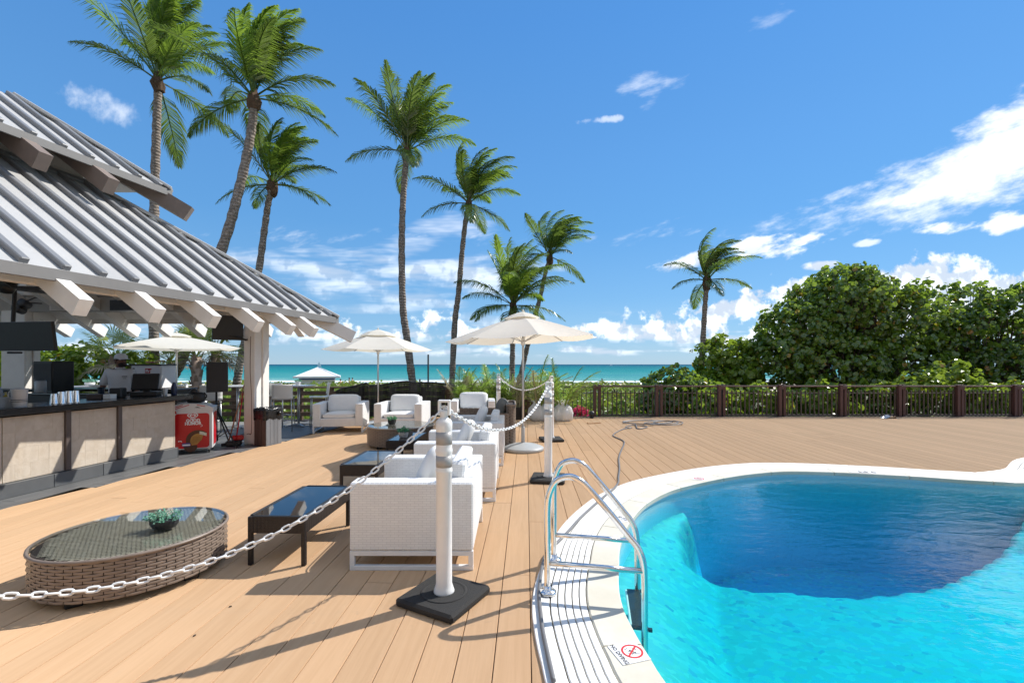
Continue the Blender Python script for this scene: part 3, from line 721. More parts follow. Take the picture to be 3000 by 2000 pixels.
# columns
def column(x, y, w, dd, z1, rz=0, nm='column'):
    c = MB().box((x, y, z1/2), (w, dd, z1), rz, .012).build(nm, PAINT_WHITE, pav, world=True)
    for sx in (-1, 1):
        q = Matrix.Rotation(rz, 3, 'Z') @ V(sx*(w/2+.014), dd*.18, 0)
        MB().box((x+q.x, y+q.y, z1/2+.06), (.03, dd*.42, z1-.12), rz, .006).build('column_trim', PAINT_WHITE, c if False else pav, world=True)
    return c
cA = G(731, 1303); column(-5.06, 9.02, .225, .46, 2.60, R(-5))
bk = MB(); bk.prism([(-.11, -.06), (.11, -.06), (.11, .06), (-.11, .06)], 0, .24)
MB().box((-5.16, 8.79, 2.46), (.2, .12, .2), R(-5), .02).build('column_bracket', PAINT_WHITE, pav, world=True)
MB().box((-4.93, 8.78, 2.52), (.10, .1, .26), R(-5), .02).build('column_bracket', PAINT_WHITE, pav, world=True)
column(-9.71, FBY, .47, .3, 2.6)
tagw = pbr('cable_black', (.015, .015, .015), .6)
MB().tube(spline([P(735, 985, 8.79), P(733, 1080, 8.79), P(737, 1160, 8.79), P(737, 1262, 8.79), P(728, 1270, 8.79), P(705, 1272, 8.85)], 6), .007, 6).build('column_cable', pbr('brown_cable', (.12, .07, .06), .6), pav, world=True)
for k, px in enumerate((757, 764)): MB().tube([P(px+2, 1136, 8.82+.12+.05*k), P(px, 1215, 8.82+.12+.05*k)], .006, 6).build('column_conduit', ALU, pav, world=True)
# ---------------------------------------------------------------- bar counter
B1 = V(-5.92, 5.26, 0); B2 = V(-5.66, 7.62, 0); be = (B2-B1).normalized(); bno = V(be.y, -be.x, 0)     # outward (towards the deck)
bar = thing('bar_counter', 'long bar counter faced in fluted pale stone with a dark stone top', 'bar counter', (-6.3, 6, 0))
bang = -math.atan2(be.x, be.y)
def bp(s, o, z): return B1+be*s+bno*o+V(0, 0, z)
def bbox(name, s0, s1, o0, o1, z0, z1, mat, bev=.004, par=None):
    c = bp((s0+s1)/2, (o0+o1)/2, (z0+z1)/2); return MB().box(c, (abs(o1-o0), s1-s0, z1-z0), bang, bev).build(name, mat, par or bar, world=True)
LB = (B2-B1).length
m, t, out = newmat('fluted_limestone'); tc = t.node('ShaderNodeTexCoord').outputs['Object']; x, y, z = t.sep(tc); rnd = t.node('ShaderNodeObjectInfo').outputs['Random']
loc = t.node('ShaderNodeObjectInfo').outputs['Location']
n1 = t.noise(t.node('ShaderNodeMapping', {'Vector': tc, 'Location': t.xyz(t.mul(rnd, 17), t.mul(rnd, 7), 0)}).outputs[0], 9, 5, .65); n2_ = t.noise(tc, 60, 4, .6)
c = t.mix(t.ss(n1, .3, .7), (.60, .51, .40), (.70, .62, .52)); c = t.mix(t.mul(t.ss(n1, .64, .76), .6), c, (.50, .38, .27)); c = t.mix(t.mul(rnd, .4), c, (.58, .51, .43))
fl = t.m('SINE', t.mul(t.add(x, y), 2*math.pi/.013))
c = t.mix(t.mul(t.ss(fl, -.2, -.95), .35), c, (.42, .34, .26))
b = t.node('ShaderNodeBsdfPrincipled', {'Base Color': c, 'Roughness': .8, 'Specular IOR Level': .25})
bu = t.node('ShaderNodeBump', {'Height': t.add(fl, t.mul(n2_, 1.5)), 'Strength': .6, 'Distance': .004}); t.l.new(bu.outputs[0], b.inputs['Normal']); t.l.new(b.outputs[0], out.inputs[0]); STONE = m
BARTOP = pbr('dark_bar_top', (.020, .020, .022), .22, var=.4, scale=10, spec=.6)
PLINTH = pbr('slate_plinth_tile', (.10, .105, .11), .5, var=.25, scale=5, dirt=.2)
bbox('core', -3.2, LB-.02, -.5, -.02, 0, .93, pbr('bar_core', (.06, .05, .045), .8), 0)
rb = random.Random(9)
posts = [-2.6, -1.2, .02, 1.14, 1.88]
spans = [(-2.55, -1.23), (-1.17, -.01), (.05, 1.11), (1.17, 1.85), (1.91, LB)]
posts = [-2.58, -1.2, .02, 1.14]; spans = [(-2.55, -1.25), (-1.15, -.02), (.06, 1.10), (1.18, LB)]
posts = []; spans = []
# panel limits read off the photo along the panel foot line
def s_at(px):
    X = (px-CX)/FP; o_ = B1-bno*0; return -(o_.x-X*o_.y)/(be.x-X*be.y)
pl = [s_at(185), s_at(201), s_at(339), s_at(351), s_at(470), s_at(481)]
spans = [(-2.4, -1.2), (-1.12, s_at(2)), (s_at(5), pl[0]), (pl[1], pl[2]), (pl[3], LB-.02)]
posts = [(-1.2, -1.12), (pl[0], pl[1]), (pl[2], pl[3])]
for a, e in spans:
    zz = .17
    for r_ in range(4):
        hgt_ = (.93-.17)/4; s_ = a
        while s_ < e-.01:
            w_ = min(rb.choice((.12, .16, .2)), e-s_)
            if e-s_-w_ < .05: w_ = e-s_
            bbox('stone_tile', s_+.0005, s_+w_-.0005, -.02, .012+rb.uniform(0, .002), zz+.0005, zz+hgt_-.0005, STONE, 0); s_ += w_
        zz += hgt_
for a, e in posts: bbox('post', a, e, -.02, .045, .17, .95, pbr('dark_bar_post', (.085, .066, .06), .5) if a == posts[0][0] else bpy.data.materials['dark_bar_post'], .004)
s_ = -2.6
while s_ < LB:
    e = min(s_+.62, LB+.0); bbox('plinth_tile', s_+.002, e-.002, -.3, .085, 0, .165, PLINTH, .004); s_ = e
bbox('counter_top', -2.8, LB+.26, -.62, .13, .955, 1.035, BARTOP, .008)
bbox('back_shelf', -2.6, LB-.1, -1.0, -.62, .80, .84, BLACK, .004)
bbox('end_panel', LB-.02, LB, -.5, .02, .0, .955, STONE, .003)
# back bar
bk = thing('back_bar', 'dark back counter along the seaward side behind the bartender', 'counter', (-8.6, 8.9, 0))
MB().box((-8.75, 9.0, .52), (4.6, .5, 1.04), bev=.01).build('cabinet', BLACK, bk, world=True)
MB().box((-8.75, 8.98, 1.06), (4.7, .6, .04), bev=.01).build('worktop', BARTOP, bk, world=True)
# ---------------------------------------------------------------- unseen cream block, added behind the camera for its bounce light
HY0 = -15.0; BOUNCE_WALL = pbr('bounce_block_render', (.76, .725, .68), .85, var=.05, scale=.6); HGL = pbr('bounce_block_glass', (.10, .13, .15), .12)
ht = thing('bounce_block', 'unseen cream block with balconies, added behind the camera to bounce light', 'building', (0, HY0-6, -.05))
MB().box((2, HY0-6, 13), (56, 11, 26.1), 0, .05).build('wall', BOUNCE_WALL, ht, world=True)
wme = MB().box((0, 0, 0), (2.6, .12, 1.9), 0, .02).mesh('window'); wme.materials.append(HGL)
for f in range(8):
    z = 3.1*f
    MB().box((2, HY0-.1, z+.15+(3.1 if False else 0)), (56, 1.4 if f else .3, .22), 0, .02).build('balcony_slab', BOUNCE_WALL, ht, world=True)
    if f: MB().box((2, HY0+.5, z+.75), (56, .06, 1.0), 0, .01).build('balcony_front', BOUNCE_WALL, ht, world=True)
    for k in range(12): o = link('window', wme, HGL, ht); o.location = V(-22.5+k*4.4, HY0-.45, z+1.75)-Vector(ht.location)
# ================================================================ lounge furniture
W_CH, D_CH = 1.09, .93
def armchair(label, loc, rz, pillow=False, back=True, seat=True):
    t_ = thing('armchair', label, 'armchair', loc, rz, 'white wicker lounge armchairs')
    for sx in (-1, 1):
        MB().box((sx*(W_CH/2-.085), 0, .4035), (.17, D_CH, .513), bev=.012).build('arm', WHITE_WICKER, t_)
        f = MB()
        x = sx*(W_CH/2-.02)
        f.box((x, 0, .018), (.035, D_CH-.0, .036), bev=.003); f.box((x, 0, .128), (.035, D_CH-.0, .036), bev=.003)
        for sy in (-1, 1): f.box((x, sy*(D_CH/2-.018), .073), (.034, .035, .075), bev=.002)
        for sy in (-1, 1): f.lathe([(.012, -.008), (.012, .002)], 8, (x, sy*(D_CH/2-.06), 0))
        f.build('leg_frame', WHITE_METAL, t_)
    MB().box((0, D_CH/2-.05, .4035), (W_CH-.34, .10, .513), bev=.012).build('back_shell', WHITE_WICKER, t_)
    M_ = Matrix.Translation((0, D_CH/2-.165, .5)) @ Matrix.Rotation(R(-6), 4, 'X')
    MB().box((0, 0, 0), (W_CH-.36, .12, .56), bev=.02, M=M_).build('backrest', WHITE_WICKER, t_)
    MB().box((0, -.06, .225), (W_CH-.345, D_CH-.13, .155), bev=.01).build('seat_base', WHITE_WICKER, t_)
    MB().box((0, -D_CH/2+.03, .24), (W_CH-.34, .06, .185), bev=.008).build('front_rail', WHITE_WICKER, t_)
    sc = MB().puff((0, 0, 0), (W_CH-.36, D_CH-.27, .16), M=Matrix.Translation((0, -.1, .375)), e=.22, n=28, m=10).build('seat_cushion', CUSHION, t_, smooth=True)
    pw_ = lambda x, k: math.copysign(abs(x)**k, x)
    for dz_ in (-.045, .045): MB().tube([V((W_CH-.362)/2*pw_(math.cos(a_), .22)*.985, -.1+(D_CH-.272)/2*pw_(math.sin(a_), .22)*.985, .375+dz_) for a_ in [2*math.pi*q_/40+.03 for q_ in range(40)]], .0055, 5, closed=True).build('piping', CUSHION, sc, smooth=True)
    if back:
        M_ = Matrix.Translation((0, D_CH/2-.30, .62)) @ Matrix.Rotation(R(-14), 4, 'X') @ Matrix.Rotation(R(90), 4, 'X')
        MB().puff((0, 0, 0), (W_CH-.38, .44, .20), M=M_, e=.3, n=28, m=10).build('back_cushion', CUSHION, t_, smooth=True)
    if pillow:
        M_ = Matrix.Translation((pillow, D_CH/2-.40, .66)) @ Matrix.Rotation(R(-24), 4, 'X') @ Matrix.Rotation(R(90), 4, 'X') @ Matrix.Rotation(R(8), 4, 'Z')
        MB().puff((0, 0, 0), (.46, .44, .16), M=M_, e=.5, n=20, m=10).build('pillow', CUSHION, t_, smooth=True)
    return t_
RZ = -R(90)
def row(y0, y1, x0=-1.2, x1=-.27): return ((x0+x1)/2, (y0+y1)/2, 0)
armchair('white wicker armchair facing the bar beside the post on the speckled rubber base', row(3.42, 4.51, -1.225, -.29), RZ, pillow=.12, back=False)
armchair('white wicker armchair facing the bar, second from the large rubber-based post', row(5.15, 6.22, -1.115, -.18), RZ, pillow=.05, back=False)
armchair('white wicker armchair shaded by a parasol, next to the brown wicker armchair', row(6.95, 8.04, -1.06, -.13), RZ, pillow=-.1, back=False)
armchair('white wicker armchair standing between the two parasol poles, before the black screen', (-2.56, 10.72, 0), R(-2))
armchair('white wicker armchair next to the high bar table, its right arm catching the sun', (-4.0, 10.72, 0), R(9))
armchair('white wicker armchair standing behind the brown wicker armchair', (-.98, 11.55, 0), R(3))
# strands of weave wrapped round a closed outline (real strips, offset row by row)
def woven(outline, z0, z1, rows, bulge, mat, parent, taper=0.0, name='weave', step=.052):
    pts = resample([V(p[0], p[1], 0) for p in outline], step); n = len(pts)//2*2; pts = resample([V(p[0], p[1], 0) for p in outline], sum((pts[i]-pts[i-1]).length for i in range(len(pts)))/n*.9999)[:n]; n = len(pts)//2*2; pts = pts[:n]
    c = sum(pts, V(0, 0, 0))/n; mb = MB(); h = (z1-z0)/rows
    nor = []
    for i in range(n):
        tt = (pts[(i+1) % n]-pts[i-1]).normalized(); q = V(tt.y, -tt.x, 0); nor.append(q if q.dot(pts[i]-c) > 0 else -q)
    for r_ in range(rows):
        za = z0+r_*h+h*.06; zb = z0+(r_+1)*h-h*.06; off = r_ % 2
        for i in range(off, n+off, 2):
            A, Bm, C_ = [(i+k) % n for k in (-1, 0, 1)]
            tp = lambda z: 1-taper*(1-(z-z0)/(z1-z0))
            vs = []
            for idx, o_ in ((A, .001), (Bm, bulge), (C_, .001)):
                for z in (za, (za+zb)/2, zb):
                    pb_ = pts[idx] if idx == Bm else pts[idx].lerp(pts[Bm], .05); q = c+(pb_-c)*tp(z); e_ = o_ if abs(z-(za+zb)/2) > 1e-5 else o_+.003
                    vs.append(q+nor[idx]*e_+V(0, 0, z))
            mb.add(vs, [(0, 3, 4, 1), (1, 4, 5, 2), (3, 6, 7, 4), (4, 7, 8, 5)])
    o = mb.build(name, mat, parent, smooth=True); o['kind'] = 'stuff'; return o
# oval wicker coffee tables
GLASS_TOP = glassy('table_glass', (.965, .985, .975), 1.52, .01)
def oval_table(label, loc, rz, rx, ry, zt, glass):
    t_ = thing('coffee_table', label, 'coffee table', loc, rz, 'brown wicker coffee tables')
    ov = lambda k, n=72: [V(rx*k*math.cos(a), ry*k*math.sin(a), 0) for a in [2*math.pi*i/n for i in range(n)]]
    MB().prism([(p.x, p.y) for p in ov(.975)], .055, zt-.03).build('core', DARK_CORE, t_)
    woven(ov(1.0), .055, zt-.02, 13, .007, BROWN_STRAND, t_, taper=.0, step=.052)
    # top weave: courses of short strips
    mb = MB(); k = 0
    y = -ry
    while y < ry:
        w = rx*math.sqrt(max(0, 1-(y/ry)**2))*.97; x = -math.floor(w/.05)*.05+(.025 if k % 2 else 0)
        while x < w-.02:
            L = min(.046, w-x); z = zt-.019; mb.add([(x, y+.001, z-.003), (x+L, y+.001, z-.003), (x+L, y+.0135, z-.003), (x, y+.0135, z-.003), (x+L/2, y+.001, z), (x+L/2, y+.0135, z)], [(0, 4, 5, 3), (4, 1, 2, 5)]); x += .05
        y += .0155; k += 1
    o = mb.build('top_weave', TOP_STRAND, t_, smooth=True); o['kind'] = 'stuff'
    pts = ov(1.012, 48); MB().tube([p+V(0, 0, zt-.02) for p in pts], .012, 6, closed=True).build('rim', BROWN_STRAND, t_, smooth=True)
    MB().prism([(p.x, p.y) for p in ov(.985)], zt-.008, zt).build('glass_top', glass, t_)
    for sx in (-1, 1):
        for sy in (-1, 1): MB().box((sx*rx*.55, sy*ry*.6, .028), (.09, .09, .056), bev=.006).build('foot', BLACK, t_)
    return t_
T1 = oval_table('brown wicker oval coffee table with a glass top behind the white chain', (-2.775, 3.37, 0), R(38.7), .56, .525, .335, GLASS_TOP)
c2 = G(1195, 1290, 0)
T2 = oval_table('brown wicker coffee table with a clear glass top before the armchairs by the screen', (-2.13, 8.75, 0), R(6), .62, .60, .40, GLASS_TOP)
# black low tables
def low_table(label, loc):
    t_ = thing('low_table', label, 'side table', loc, -R(1.8), 'black wicker low tables')
    w, l, h = .45, .90, .38
    for sx in (-1, 1):
        MB().box((sx*(w/2-.011), 0, h-.068), (.022, l-.05, .125), bev=.003).build('apron', BLACK_WICKER, t_)
        MB().box((0, sx*(l/2-.011), h-.068), (w-.05, .022, .125), bev=.003).build('apron', BLACK_WICKER, t_)
        for sy in (-1, 1): MB().box((sx*(w/2-.016), sy*(l/2-.016), (h-.004)/2), (.034, .034, h-.004), bev=.005).build('leg', BLACK_WICKER, t_)
    for sx in (-1, 1): MB().box((sx*(w/2-.012), 0, h-.003), (.026, l-.07, .012), bev=.003).build('rim', BLACK, t_)
    for sy in (-1, 1): MB().box((0, sy*(l/2-.012), h-.003), (w-.07, .026, .012), bev=.003).build('rim', BLACK, t_)
    MB().box((0, 0, h-.006), (w-.052, l-.052, .008), bev=.002).build('glass_top', BLACK_GLASS, t_)
    return t_
low_table('black wicker low table with a dark glass top, bare, crossed by the white chain', (-1.80, 3.95, 0))
low_table('black wicker low table with a bare dark glass top between two others', (-1.77, 5.74, 0))
low_table('black wicker low table holding a potted plant beside the round wicker table', (-1.70, 7.42, 0))
# little succulents
SUCC = leafmat('succulent_leaf', (.09, .26, .16), (.20, .42, .30), None, .4, .2)
GRASSY = leafmat('pot_grass', (.03, .16, .06), (.10, .32, .14), None, .4, .25)
def pot_plant(label, loc, r_, h, potmat, n=90, spread=1.5, leaf=.03, mat=SUCC, oval=1.0, rim=1.12):
    t_ = thing('potted_plant', label, 'potted plant', loc, 0, None)
    p = MB().lathe([(r_*.9, 0), (r_*rim, h*.6), (r_*rim, h), (r_*.95*rim, h), (r_*.9*rim, h*.85), (0.0, h*.85)], 18)
    p.v = [(x*oval, y, z) for x, y, z in p.v]; p.build('pot', potmat, t_, smooth=False)
    rr = random.Random(int(loc[0]*1000)); mb = MB()
    for i in range(n):
        a = rr.uniform(0, 6.28); q = math.sqrt(rr.random())*r_*spread; b0 = V(math.cos(a)*q*.5*oval, math.sin(a)*q*.5, h*.85)
        tip = V(math.cos(a)*q*oval, math.sin(a)*q, h*.9+rr.uniform(.4, 1.0)*r_*1.15*(1.2-q/(r_*spread)*.55))
        d = (tip-b0); s = d.cross(V(rr.uniform(-1, 1), rr.uniform(-1, 1), rr.uniform(-1, 1))).normalized()
        for k in range(5):
            f = .35+.65*k/4; c = b0+d*f; L = leaf*rr.uniform(.6, 1.1); w = s if k % 2 else d.cross(s).normalized(); w = w*(1 if rr.random() < .5 else -1); nn = (w+d.normalized()*.7).normalized()
            e = nn.cross(V(rr.uniform(-1, 1), rr.uniform(-1, 1), 1)).normalized()*L*.3
            mb.add([c, c+nn*L*.5+e, c+nn*L, c+nn*L*.5-e], [(0, 1, 2, 3)])
    mb.build('foliage', mat, t_, norm=False); return t_
RIB_POT = pbr('black_ribbed_pot', (.015, .015, .016), .5); CER = pbr('grey_ceramic_pot', (.42, .42, .42), .4)
pot_plant('pale green succulent in a low black pot on the oval table behind the chain', (-2.60, 3.40, .337), .062, .055, RIB_POT, 70, 1.55, .024, oval=1.45)
pot_plant('small green plant in a dark pot on the round wicker coffee table', (-2.30, 8.72, .402), .07, .09, RIB_POT, 60, 1.4, .03, GRASSY)
pot_plant('green grassy plant in a grey pot on the black low table', (-1.74, 7.30, .383), .07, .085, CER, 70, 1.7, .035, GRASSY)
# brown wicker tub chair
def tub_chair():
    t_ = thing('armchair', 'brown wicker armchair with grey cushions and a rounded back by the parasol base', 'armchair', (-.50, 8.82, 0), RZ)
    w, d = 1.05, 1.12
    MB().box((0, -.02, .21), (w-.2, d-.1, .3), bev=.03).build('seat_base', BROWN_WICKER, t_)
    for sx in (-1, 1):
        pts = [(sx*(w/2-.07), -d/2+.06, .63), (sx*(w/2-.07), 0, .66), (sx*(w/2-.07), d/2-.14, .74)]
        mb = MB(); mb.prism([(sx*(w/2), -d/2), (sx*(w/2), d/2-.1), (sx*(w/2-.13), d/2-.1), (sx*(w/2-.13), -d/2)], .05, .64); mb.build('arm', DARK_CORE, t_)
        ov = [(sx*(w/2), -d/2), (sx*(w/2), d/2-.1), (sx*(w/2-.14), d/2-.1), (sx*(w/2-.14), -d/2)]
        if sx < 0: ov = ov[::-1]
        pl_ = []
        for i in range(4):
            a, b = V(*ov[i], 0), V(*ov[(i+1) % 4], 0)
            for k in range(12): pl_.append(a.lerp(b, k/12))
        woven(pl_, .05, .66, 22, .008, BROWN_STRAND, t_, step=.05)
    ov = []
    cs = [(w/2-.06, d/2-.16), (w/2, d/2-.12), (w/2-.03, d/2-.03), (w/2-.12, d/2), (-w/2+.12, d/2), (-w/2+.03, d/2-.03), (-w/2, d/2-.12), (-w/2+.06, d/2-.16)]
    cs = [V(a, b, 0) for a, b in cs]; pl_ = []
    for i in range(len(cs)):
        a, b = cs[i], cs[(i+1) % len(cs)]; nn = max(2, int((b-a).length/.04))
        for k in range(nn): pl_.append(a.lerp(b, k/nn))
    MB().prism([(p.x*.985, p.y*.995) for p in cs], .05, .78).build('backrest', DARK_CORE, t_)
    woven(pl_, .05, .80, 27, .008, BROWN_STRAND, t_, step=.05)
    MB().tube([p+V(0, 0, .80) for p in resample([p*1.0 for p in cs], .06)], .018, 6, closed=True).build('rim', BROWN_STRAND, t_, smooth=True)
    MB().puff((0, 0, 0), (.74, .78, .16), M=Matrix.Translation((0, -.1, .43)), e=.3, n=24, m=8).build('seat_cushion', GREY_CUSHION, t_, smooth=True)
    M_ = Matrix.Translation((0, d/2-.27, .66)) @ Matrix.Rotation(R(-14), 4, 'X') @ Matrix.Rotation(R(90), 4, 'X')
    o = MB().puff((0, 0, 0), (.84, .44, .22), M=M_, e=.4, n=28, m=12)
    o.v = [(x, y+.02*math.sin(x*17), z+.025*math.sin(x*11+1)) for x, y, z in o.v]; o.build('back_cushion', GREY_CUSHION, t_, smooth=True)
tub_chair()
# ================================================================ parasols
def parasol(label, loc, zt, zr, rad, npan, rot, base, tilt=(0, 0), vent=True, two=False):
    t_ = thing('parasol', label, 'parasol', loc, 0, 'cream parasols')
    TM = Matrix.Translation((0, 0, zr)) @ Matrix.Rotation(tilt[0], 4, 'X') @ Matrix.Rotation(tilt[1], 4, 'Y') @ Matrix.Translation((0, 0, -zr))
    apex = zt-.06; mb = MB(); sub_ = 6
    def cp(i, f, sagk=0.0):
        a = rot+2*math.pi*i/npan; return V(math.cos(a)*rad*f, math.sin(a)*rad*f, apex-(apex-zr)*(f**1.12))
    for i in range(npan):
        vs = []; fs = []; nf = 7
        for j in range(nf+1):
            f = .06+.94*j/nf
            for k in range(sub_+1):
                s = k/sub_; p = cp(i, f).lerp(cp(i+1, f), s); dip = math.sin(math.pi*s); p.z -= .035*dip*f*rad/1.36; p *= 1
                if j == nf: p = V(p.x*(1-.03*dip), p.y*(1-.03*dip), p.z)
                vs.append(TM @ p)
        for j in range(nf):
            for k in range(sub_): fs.append((j*(sub_+1)+k, j*(sub_+1)+k+1, (j+1)*(sub_+1)+k+1, (j+1)*(sub_+1)+k))
        mb.add(vs, fs)
    o = mb.build('canopy', CANV, t_, smooth=False); 
    for p in o.data.polygons: p.use_smooth = True
    vm = MB(); fv = .36 if two else .24
    for i in range(npan):
        a = rot+2*math.pi*i/npan; a2 = rot+2*math.pi*(i+1)/npan
        def vp(ang, f): return TM @ V(math.cos(ang)*rad*f, math.sin(ang)*rad*f, zt+.0-(zt-(apex-(apex-zr)*fv**1.12)-.035)*(f/fv)**1.5)
        vm.add([vp(a, .03), vp(a2, .03), vp(a2, fv*.55), vp(a, fv*.55), vp(a2, fv), vp(a, fv), ], [(0, 1, 2, 3), (3, 2, 4, 5)])
    vm.build('vent_cap', CANV, t_)
    hub = TM @ V(0, 0, zr-.02)
    for i in range(npan):
        a = cp(i, .05)-V(0, 0, .012); b_ = cp(i, .985)-V(0, 0, .012); rb_ = MB().tube([TM @ a, TM @ b_], .009, 5).build('rib', ALU, t_)
        mid = cp(i, .5)-V(0, 0, .012); MB().tube([V(0, 0, zr-.05), TM @ mid], .007, 5).build('strut', ALU, t_)
    MB().lathe([(.022, zr-.11), (.038, zr-.1), (.038, zr-.02), (.03, zr+.01), (.022, zr+.02)], 12).build('hub', WHITE_PLASTIC, t_, smooth=True)
    MB().lathe([(.0, zt+.045), (.012, zt+.04), (.02, zt+.02), (.028, zt-.03)], 10).build('finial', CANV, t_, smooth=True)
    MB().tube([(0, 0, .06), (0, 0, zt-.05)], .021, 12).build('pole', ALU, t_, smooth=True)
    if base:
        MB().lathe([(.36*base, 0), (.375*base, .01), (.375*base, .05), (.35*base, .066), (.25*base, .10), (.09*base, .125), (.04, .14), (0, .14)], 32).build('base', GREY_PLASTIC, t_, smooth=True)
        MB().lathe([(.032, .12), (.032, .40), (.028, .42), (.022, .425)], 14).build('sleeve', GREY_PLASTIC, t_, smooth=True)
    return t_
m, t, out = newmat('parasol_canvas'); tc = t.node('ShaderNodeTexCoord').outputs['Object']; n = t.noise(tc, 6, 4)
c = t.mix(n, (.80, .775, .70), (.86, .84, .78)); dfs = t.node('ShaderNodeBsdfDiffuse', {'Color': c}); tl_ = t.node('ShaderNodeBsdfTranslucent', {'Color': (.88, .80, .64)})
mx = t.node('ShaderNodeMixShader', {0: .38, 1: dfs.outputs[0], 2: tl_.outputs[0]}); t.l.new(mx.outputs[0], out.inputs[0]); CANV = m
parasol('large cream parasol on a grey domed base beside the brown wicker armchair', (.20, 8.25, 0), 2.50, 2.00, 1.40, 8, R(8), 1.0, (R(0), R(-2.2)))
parasol('cream parasol with a double vented top between the armchairs and the black screen', (-3.42, 11.62, 0), 2.44, 1.92, 1.37, 6, R(14), 1.0, (0, 0), two=True)
parasol('cream parasol with a square canopy seen through the bar pavilion', (-8.0, 10.85, 0), 2.30, 1.93, 1.62, 4, R(-4), 0.9)
# hanging tie strap of the second parasol
# ================================================================ posts and chains
def delineator():
    t_ = thing('delineator_post', 'white plastic barrier post on a wide speckled rubber base by the armchairs', 'barrier post', (-.448, 3.0, 0), 0, 'white barrier posts')
    r_ = .0515
    b = MB(); b.box((0, 0, .0275), (.45, .45, .055), bev=.016)
    o = b.build('rubber_base', RUBBER, t_); o.rotation_euler = (0, 0, R(-28.7))
    MB().lathe([(.125, .052), (.135, .060), (.150, .060), (.155, .054)], 28).build('base_ring', RUBBER, t_, smooth=True)
    MB().lathe([(.068, .055), (.068, .062), (.06, .085), (r_+.001, .11), (r_, .84), (r_+.004, .845), (r_+.004, .858), (r_+.001, .866), (r_+.001, .964), (r_+.005, .975), (r_+.005, .99), (r_+.001, 1.0), (r_+.001, 1.02),
                (r_+.001, 1.118), (r_+.003, 1.125), (r_+.003, 1.165), (.046, 1.185), (.03, 1.196), (.024, 1.205), (.032, 1.23), (.034, 1.25), (0, 1.25)], 28).build('tube', WHITE_PLASTIC, t_, smooth=True)
    for z0, z1 in ((.878, .952), (1.026, 1.108)):
        MB().lathe([(r_+.0022, z0), (r_+.0022, z1)], 28).build('reflective_band', REFL, t_, smooth=True)
    lp = MB(); lp.box((-.03, 0, 1.265), (.016, .045, .10), bev=.004); lp.box((.034, 0, 1.265), (.016, .045, .10), bev=.004); lp.box((.002, 0, 1.308), (.08, .045, .016), bev=.004); lp.box((.002, 0, 1.243), (.048, .044, .014), bev=.004)
    lp.build('chain_loop', WHITE_PLASTIC, t_); return t_
REFL = pbr('reflective_sheeting', (.36, .355, .35), .4, .1, var=.05, scale=60, stretch=(1, 1, .05))
PO1 = delineator()
PO2 = copy_tree(PO1, (.485, 6.09, 0), R(20), 'white plastic barrier post at the pool corner between ladder and parasol base')
PO4 = copy_tree(PO1, (.80, 9.27, 0), R(35), 'white plastic barrier post on the small dark base between parasol and plants')
PO3 = copy_tree(PO1, (-.345, 11.5, 0), R(10), 'white plastic barrier post behind the brown wicker armchair')
PO5 = copy_tree(PO1, (-3.33, 1.39, 0), R(10), 'white plastic barrier post holding the far end of the chain before the oval table')
CHAIN = pbr('white_chain_plastic', (.78, .78, .77), .38, var=.05)
def link_mesh():
    L, w, r_ = .061, .035, .0058; pts = []
    for k in range(12):
        a = 2*math.pi*k/12; x = math.cos(a)*(w/2-r_); y = math.sin(a)*(w/2-r_); x += math.copysign((L-w)/2, x) if abs(x) > 1e-6 else 0; pts.append(V(x, y, 0))
    mb = MB(); mb.tube(pts, r_, 6, closed=True); me = mb.mesh('chain_link', True); me.materials.append(CHAIN); return me
LINK = link_mesh()
def chain(label, a, b, zmin, skip=None, smid=.5):
    a, b = Vector(a), Vector(b); n = 400; pts = []
    for i in range(n+1):
        f = i/n; p = a.lerp(b, f)
        z0 = a.z if f < smid else b.z; k = (f-smid)/(smid if f < smid else 1-smid); p.z = zmin+(z0-zmin)*k*k; pts.append(p)
    t_ = thing('plastic_chain', label, 'chain', pts[n//2], 0, 'white plastic chains')
    s = 0.0; pitch = .0465; k = 0; nxt = .02
    for i in range(n):
        seg = (pts[i+1]-pts[i]).length
        while s+seg >= nxt:
            f = (nxt-s)/seg; p = pts[i].lerp(pts[i+1], f); d = (pts[i+1]-pts[i]).normalized(); x = d; y = d.cross(V(0, 0, 1)).normalized(); z = x.cross(y)
            ro = (R(28) if k % 2 else R(118))+random.Random(k).uniform(-.25, .25)
            M_ = Matrix((x, y, z)).transposed().to_4x4(); M_ = Matrix.Translation(p-t_.location) @ M_ @ Matrix.Rotation(ro, 4, 'X')
            if not skip or p.y/max(abs(p.x), .01) > skip:
                o = link('chain_link', LINK, CHAIN, t_); o.matrix_local = M_
            nxt += pitch; k += 1
        s += seg
    return t_
H_ = V(0, 0, 1.27)
chain('white plastic chain sagging in front of the oval wicker table', PO1.location+H_, PO5.location+H_, .487)
chain('white plastic chain hanging across the row of armchairs to the pool corner post', PO1.location+H_, PO2.location+H_, .93)
chain('white plastic chain between the post behind the brown armchair and the plants', PO3.location+H_, PO4.location+H_, .965)
chain('white plastic chain running from the pool corner post past the parasol base', PO2.location+H_, PO4.location+H_, 1.0)
